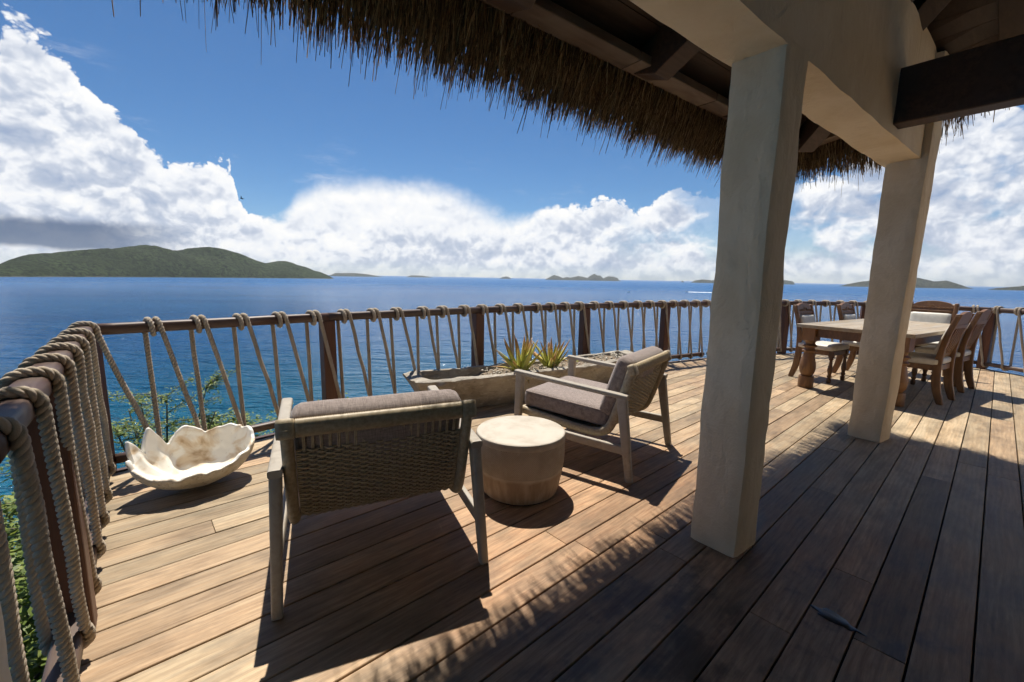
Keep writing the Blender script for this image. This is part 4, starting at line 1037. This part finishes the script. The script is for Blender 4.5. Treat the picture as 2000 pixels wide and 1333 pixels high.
def dining_chair(wd=.46, carve=9):
    root = empty('dining_chair'); hw = wd / 2
    for s in (-1, 1):
        lg = lathe_part('front_leg', CP, M_ddark, root, (s * (hw - .035), .19, 0), 16); mb = MB(); mb.box((0, 0, .382), (.055, .055, .085)); mb.build('leg_block', M_ddark, lg, .004)
        path = chaikin([(s * (hw - .03), -.275, 0), (s * (hw - .03), -.215, .20), (s * (hw - .03), -.205, .44), (s * (hw - .03), -.235, .72), (s * (hw - .03), -.315, 1.0)], 2)
        V = []; F = []; n = len(path)
        for i, p in enumerate(path):
            q = i / (n - 1); wx = .021; wy = .026 + .012 * math.sin(math.pi * min(1, q * 1.6))
            V += [(p[0] - wx, p[1] - wy, p[2]), (p[0] + wx, p[1] - wy, p[2]), (p[0] + wx, p[1] + wy, p[2]), (p[0] - wx, p[1] + wy, p[2])]
        for i in range(n - 1):
            for k in range(4): F.append((i * 4 + k, i * 4 + (k + 1) % 4, (i + 1) * 4 + (k + 1) % 4, (i + 1) * 4 + k))
        F += [(3, 2, 1, 0), tuple((n - 1) * 4 + k for k in range(4))]
        mb = MB(); mb.add(V, F); o = mb.build('back_post', M_dine, root, .006); auto_smooth(o, 50)
        mb = MB(); mb.box((s * (hw - .03), -.005, .395), (.024, .36, .06)); mb.build('seat_rail', M_dine, root, .003)
    mb = MB(); mb.box((0, .19, .395), (wd - .13, .026, .06)); mb.build('seat_rail', M_ddark, root, .003)
    mb = MB(); mb.box((0, -.205, .395), (wd - .105, .026, .06)); mb.build('seat_rail', M_dine, root, .003)
    c = rbox('seat_pad', (wd + .01, .44, .075), .028, M_leath, root, (12, 12, 6), (0, 0, .014), wob=.001); c.location = (0, .0, .462)
    lean = lambda z: -.235 - (z - .72) * .286
    # carved crest
    n = 24; V = []; F = []; ww = hw - .005
    for i in range(n + 1):
        x = -ww + 2 * ww * i / n; k = abs(x) / ww; zt = .975 + .052 * max(0., math.cos(min(1., k * 1.15) * math.pi / 2)) ** .8 + (.008 if k > .86 else 0) - (.012 if .74 < k <= .86 else 0)
        for (z, y) in ((.875, .018), (zt, .018), (zt, -.02), (.875, -.02)): V.append((x, lean(z) + y, z))
    for i in range(n):
        for k in range(4): F.append((i * 4 + k, i * 4 + (k + 1) % 4, (i + 1) * 4 + (k + 1) % 4, (i + 1) * 4 + k))
    F += [(3, 2, 1, 0), tuple(n * 4 + k for k in range(4))]
    mb = MB(); mb.add(V, F); cr = mb.build('crest_rail', M_dine, root, .005)
    mb = MB()
    for i in range(carve):
        x = (i - (carve - 1) / 2) * (wd - .10) / carve; r = .014 + (.016 if i == carve // 2 else 0.); z = .925 + (.012 if i == carve // 2 else 0)
        pts = [(x + r * math.cos(a), lean(z) + .020, z + r * math.sin(a)) for a in np.linspace(R(-30), R(230), 12)]; mb.tube(pts, .0045, 6)
    mb.tube([(x, lean(.893) + .020, .893) for x in np.linspace(-ww * .84, ww * .84, 12)], .005, 6); o = mb.build('carving', M_dine, cr, 0, True)
    # upholstered panel, slats behind it
    p = rbox('back_pad', (wd - .105, .05, .335), .022, M_leath, root, (10, 4, 10), (0, .008, 0), wob=.001); p.location = (0, lean(.70) + .022, .70); p.rotation_euler = (R(16), 0, 0)
    for z in (.535, .865):
        mb = MB(); mb.box((0, 0, 0), (wd - .09, .03, .045)); o = mb.build('cross_rail', M_dine, root, .004); o.location = (0, lean(z) - .012, z); o.rotation_euler = (R(16), 0, 0)
    mb = MB(); mb.box((0, 0, 0), (wd - .10, .008, .31)); o = mb.build('back_panel', M_dine, root); o.location = (0, lean(.70) - .012, .70); o.rotation_euler = (R(16), 0, 0)
    ns = 5 if wd < .5 else 7
    for i in range(ns):
        x = (i - (ns - 1) / 2) * (wd - .13) / ns; mb = MB(); mb.box((0, 0, 0), (.03, .014, .30)); o = mb.build('slat', M_dine, root, .003); o.location = (x, lean(.70) - .024, .70); o.rotation_euler = (R(16), 0, 0)
    return root
dc = dining_chair()
GD = 'carved dining chairs round the table'
def place(o, x, y, fx, fy, label):
    o.location = (x, y, 0); o.rotation_euler = (0, 0, math.atan2(fy, fx) - math.pi / 2); tag(o, label, 'chair', GD)
place(dc, 4.245, 5.80, .515, -.857, 'carved dining chair with cream pad beside the table leg in sunlight')
place(copy_tree(dc), 5.06, 6.09, .515, -.857, 'carved dining chair with cream pad half hidden behind the column, railing behind')
place(copy_tree(dc), 4.755, 4.94, -.515, .857, 'dining chair showing its slatted back, the one closer to the plaster column')
place(copy_tree(dc), 5.575, 5.50, -.515, .857, 'dining chair showing its slatted back, the one closer to the rope railing')
hc = dining_chair(.56, 11); hc.scale = (1, 1, 1.05); place(hc, 5.93, 6.20, -.857, -.515, 'wide carved chair with broad cream back at the table head')

# ------------------------------------------------------------------ planting below the railing
def foliage_mat(name, c1, c2, c3):
    m, t, b = mat(name); r = nd(t, 'ShaderNodeAttribute', attribute_name='rnd').outputs['Fac']
    c = nt_ramp(t, r, [(0., c1), (.5, c2), (1., c3)]); t.links.new(c, b.inputs['Base Color']); b.inputs['Roughness'].default_value = .55
    tr = nd(t, 'ShaderNodeBsdfTranslucent', {0: c}); mx = nd(t, 'ShaderNodeMixShader', {0: .35, 1: b.outputs[0], 2: tr.outputs[0]}); t.links.new(mx.outputs[0], t.nodes['Material Output'].inputs[0]); return m
M_fol = foliage_mat('small bright leaves', (.07, .12, .015), (.16, .22, .03), (.29, .33, .06))
M_bark = simple('grey bark', (.10, .08, .06), (.18, .15, .11), 20., .9)
def shrub(name, loc, h, rad, nst, nleaf, leaf, label, seed, feather=False):
    rs = random.Random(seed); root = empty(name, loc); mb = MB(); tips = []
    for i in range(nst):
        a = 6.283 * i / nst + rs.uniform(-.4, .4); rr = rad * rs.uniform(.3, 1.); hh = h * rs.uniform(.75, 1.) * (1 - .25 * (rr / rad) ** 2)
        p = chaikin([(0, 0, 0), (math.cos(a) * rr * .25, math.sin(a) * rr * .25, hh * .4), (math.cos(a) * rr * .65, math.sin(a) * rr * .65, hh * .75), (math.cos(a) * rr, math.sin(a) * rr, hh)], 2)
        mb.tube(p, np.linspace(.02, .004, len(p)), 6); 
        for k in range(9):
            q = p[int(len(p) * rs.uniform(.45, .99))]; a2 = rs.uniform(0, 6.283); ln = rs.uniform(.12, .35) * h / 2
            e = q + np.array([math.cos(a2) * ln, math.sin(a2) * ln, rs.uniform(-.05, .16)]); mb.tube([q, (q + e) / 2 + np.array([0, 0, .02]), e], [.006, .004, .002], 4); tips.append((q, e))
    mb.build('branches', M_bark, root, 0, True)
    N = nleaf; V = np.zeros((N, 4, 3)); rnd = np.zeros(N)
    for i in range(N):
        q, e = rs.choice(tips); k = rs.random(); c = q + (e - q) * k + np.array([rs.gauss(0, .03), rs.gauss(0, .03), rs.gauss(0, .025)]) * (1. if feather else 1.8)
        a = rs.uniform(0, 6.283); tl = rs.gauss(0, .35); d = np.array([math.cos(a) * math.cos(tl), math.sin(a) * math.cos(tl), math.sin(tl)]); s_ = np.cross(d, (rs.gauss(0, .3), rs.gauss(0, .3), 1.)); s_ /= np.linalg.norm(s_) + 1e-9
        l = leaf * rs.uniform(.7, 1.3); w = l * (.30 if feather else .48)
        V[i] = [c, c + d * l * .5 + s_ * w / 2, c + d * l, c + d * l * .5 - s_ * w / 2]; rnd[i] = min(1, max(0, rs.gauss(.5, .25)))
    me = fast_mesh('foliage', V.reshape(-1, 3), np.arange(N * 4).reshape(-1, 4)); at = me.attributes.new('rnd', 'FLOAT', 'POINT'); at.data.foreach_set('value', np.repeat(rnd, 4).astype(np.float32))
    put('foliage', me, M_fol, root); tag(root, label, 'shrub', 'shrubs below the railing')
shrub('shrub', (-3.70, 4.30, -2.2), 2.42, .95, 13, 9000, .05, 'feathery light green shrub rising beyond the clam shell', 11, True)
shrub('shrub', (-2.95, 4.55, -2.2), 2.12, .8, 11, 6500, .05, 'low green shrub just below the rail behind the clam shell', 12)
shrub('shrub', (-3.75, 3.2, -2.1), 2.0, .8, 11, 7000, .06, 'bright leafy shrub below the corner of the rope railing', 13)
shrub('shrub', (-2.85, 2.05, -1.9), 1.55, .65, 11, 7000, .06, 'bright leafy shrub below the near run of rope railing', 14)
shrub('shrub', (-4.7, 4.0, -3.0), 2.3, 1.0, 8, 3600, .06, 'leafy shrub on the bank behind the feathery one', 15)
shrub('shrub', (-2.3, 4.9, -2.3), 2.2, .7, 10, 5500, .05, 'low green shrub under the rail beside the turned armchair', 16)

# ------------------------------------------------------------------ boats, wake and bird
M_white = simple('white gelcoat', (.75, .76, .77), (.80, .80, .80), 2., .35, 0)
M_glass = simple('dark cabin glass', (.02, .025, .03), (.03, .035, .04), 2., .15, 0)
def boat(loc, hd, L, label):
    root = empty('motor_boat', loc, hd); n = 12; V = []; F = []
    for i in range(n + 1):
        q = i / n; x = -L / 2 + L * q; w = L * .14 * (1 - max(0, (q - .45) / .55) ** 2.2) + .01; z = L * .10 + L * .05 * q
        V += [(x, -w, z), (x, -w * .7, -L * .02 + L * .03 * q), (x, w * .7, -L * .02 + L * .03 * q), (x, w, z)]
    for i in range(n):
        for k in range(4): F.append((i * 4 + k, (i + 1) * 4 + k, (i + 1) * 4 + (k + 1) % 4, i * 4 + (k + 1) % 4))
    F += [(0, 1, 2, 3), tuple(n * 4 + k for k in (3, 2, 1, 0))]
    mb = MB(); mb.add(V, F); mb.build('hull', M_white, root, 0, False)
    mb = MB(); mb.box((-L * .05, 0, L * .19), (L * .36, L * .2, L * .11)); mb.build('cabin', M_white, root, L * .02)
    mb = MB(); mb.box((-L * .05, 0, L * .205), (L * .365, L * .205, L * .04)); mb.build('cabin_window', M_glass, root)
    mb = MB(); mb.box((-L * .08, 0, L * .29), (L * .26, L * .22, L * .015)); mb.build('canopy', M_white, root)
    tag(root, label, 'boat', 'boats on the sea')
def at_sea(x, y): d = ray(x, y); k = (SEA - H) / d.z; return Vector((0, 0, H)) + d * k
p = at_sea(1228, 571.5); boat((p.x, p.y, SEA), R(160), 11., 'small white boat drifting alone on open water')
p = at_sea(1341, 571.); q = at_sea(1500, 575.); hd = math.atan2(p.y - q.y, p.x - q.x); boat((p.x, p.y, SEA), hd, 11., 'white speedboat at the head of a long white wake')
m, t, b = mat('white foam'); co = nd(t, 'ShaderNodeTexCoord').outputs['Object']; b.inputs['Base Color'].default_value = (.82, .84, .85, 1); b.inputs['Roughness'].default_value = .95
bump(t, b, tnoise(t, co, .3, 4., .7), 1., .5)
V = []; F = []; n = 80; d = (q - p); Lw = d.length; d.normalize(); sd = Vector((-d.y, d.x, 0))
for i in range(n + 1):
    k = i / n; c = p + d * (Lw * k + 5); w = 5 + 13 * k; hh = 1.7 * (1 - k) ** .6 * (.6 + .5 * random.random()) + .12
    for (a, z) in ((-1, 0), (-.5, .7), (0, 1), (.5, .7), (1, 0)): r_j = c + sd * (a * w * (.8 + .4 * random.random())); V.append((r_j.x - p.x, r_j.y - p.y, z * hh + .02))
for i in range(n):
    for k in range(4): a = i * 5 + k; F.append((a, a + 1, a + 6, a + 5))
mb = MB(); mb.add(V, F); o = mb.build('wake', m, None, 0, True); o.location = (p.x, p.y, SEA); tag(o, 'long white foam wake trailing behind the speedboat', 'wake', kind='stuff')
def bird():
    M_b = simple('dark feathers', (.03, .028, .026), (.06, .055, .05), 9., .8); d = ray(472, 388); P = Vector((0, 0, H)) + d * 95.; root = empty('sea_bird', P, R(200)); root.rotation_euler = (R(25), 0, R(200))
    mb = MB(); mb.tube([(x, 0, 0) for x in (-.26, -.2, -.08, .06, .16, .22, .27)], [.012, .045, .085, .09, .06, .05, .012], 10); mb.build('body', M_b, root, 0, True)
    for s in (-1, 1):
        mb = MB(); V = []; F = []
        for i in range(9):
            k = i / 8; y = s * .62 * k; z = .14 * math.sin(k * 2.2); x = .05 - .14 * k ** 2; c = .17 * (1 - k) ** .6 + .015
            V += [(x + c / 2, y, z), (x, y, z + .016 * (1 - k)), (x - c / 2, y, z - .004), (x, y, z - .012)]
        for i in range(8):
            for k in range(4): F.append((i * 4 + k, i * 4 + (k + 1) % 4, (i + 1) * 4 + (k + 1) % 4, (i + 1) * 4 + k))
        mb.add(V, F); mb.build('wing', M_b, root, 0, True)
    mb = MB(); mb.add([(-.22, -.02, .005), (-.40, -.07, 0), (-.40, .07, 0), (-.22, .02, .005), (-.22, 0, -.012), (-.40, 0, -.006)], [(0, 1, 2, 3), (0, 4, 5, 1), (3, 2, 5, 4), (1, 5, 2), (0, 3, 4)]); mb.build('tail', M_b, root)
    tag(root, 'dark sea bird gliding in the blue sky beside the big cloud', 'bird')
bird()
# spill of water lying across one board
def spill():
    m, t, b = mat('spilt water'); b.inputs['Base Color'].default_value = (.035, .026, .022, 1); b.inputs['Roughness'].default_value = .28
    c = Vector((1.2885, 1.506)); ax = Vector((.50, -.866)); ay = Vector((.866, .5)); V = []; n = 40
    for i in range(n):
        a = 2 * math.pi * i / n; r = 1 + .5 * noise.fractal(Vector((math.cos(a) * 1.4, math.sin(a) * 1.4, 2)), 1., 2., 3); q = ax * (math.cos(a) * .078 * r) + ay * (math.sin(a) * .030 * r * (1. - .35 * math.cos(a))); V.append((q.x, q.y, .0))
    V2 = [(x, y, .0012) for x, y, z in [(vx * .93, vy * .93, 0) for vx, vy, _ in V]]
    mb = MB(); mb.add(V + V2, [tuple(range(n, 2 * n))] + [(i, (i + 1) % n, n + (i + 1) % n, n + i) for i in range(n)]); o = mb.build('water_spill', m, None, 0, True); o.location = (c.x, c.y, .0016)
    tag(o, 'small dark spill of water on the shaded deck boards', 'spill')
spill()

# ------------------------------------------------------------------ wall of the house behind the veranda
hw_ = empty('house_wall', tuple(RW(-4.6, 4.15, 0)), UA); tag(hw_, kind='structure')
for (x0, x1, z0, z1) in ((-5.0, -1.2, 0., 3.9), (1.2, 5.6, 0., 3.9), (-1.2, 1.2, 2.3, 3.9)):
    mb = MB(); mb.box(((x0 + x1) / 2, 0, (z0 + z1) / 2), (x1 - x0 - .004, .22, z1 - z0 - .004)); mb.build('wall_panel', M_plas, hw_, .01)
for s_ in (-1, 1):
    mb = MB(); mb.box((s_ * .6, -.02, 1.145), (1.19, .05, 2.28)); d_ = mb.build('door_leaf', M_roofw, hw_, .005)
    mb = MB(); mb.tube([(s_ * .10, .03, .95), (s_ * .10, .07, .98), (s_ * .10, .07, 1.12), (s_ * .10, .03, 1.15)], .009, 8); mb.build('handle', M_rub, d_, 0, True)

# ------------------------------------------------------------------ air
mb = MB(); mb.box((0, 9000, SEA - 1 + 180.), (42000, 24000, 360.))
hz = mb.build('haze'); hm = bpy.data.materials.new('sea air'); hm.use_nodes = True; tt_ = hm.node_tree; tt_.nodes.clear()
vo = tt_.nodes.new('ShaderNodeOutputMaterial'); pv = nd(tt_, 'ShaderNodeVolumePrincipled', {'Color': (.80, .90, 1., 1), 'Density': 2.3e-5, 'Anisotropy': .3}); tt_.links.new(pv.outputs[0], vo.inputs['Volume'])
hz.data.materials.append(hm); tag(hz, 'thin pale sea haze over the water', 'haze', kind='stuff')
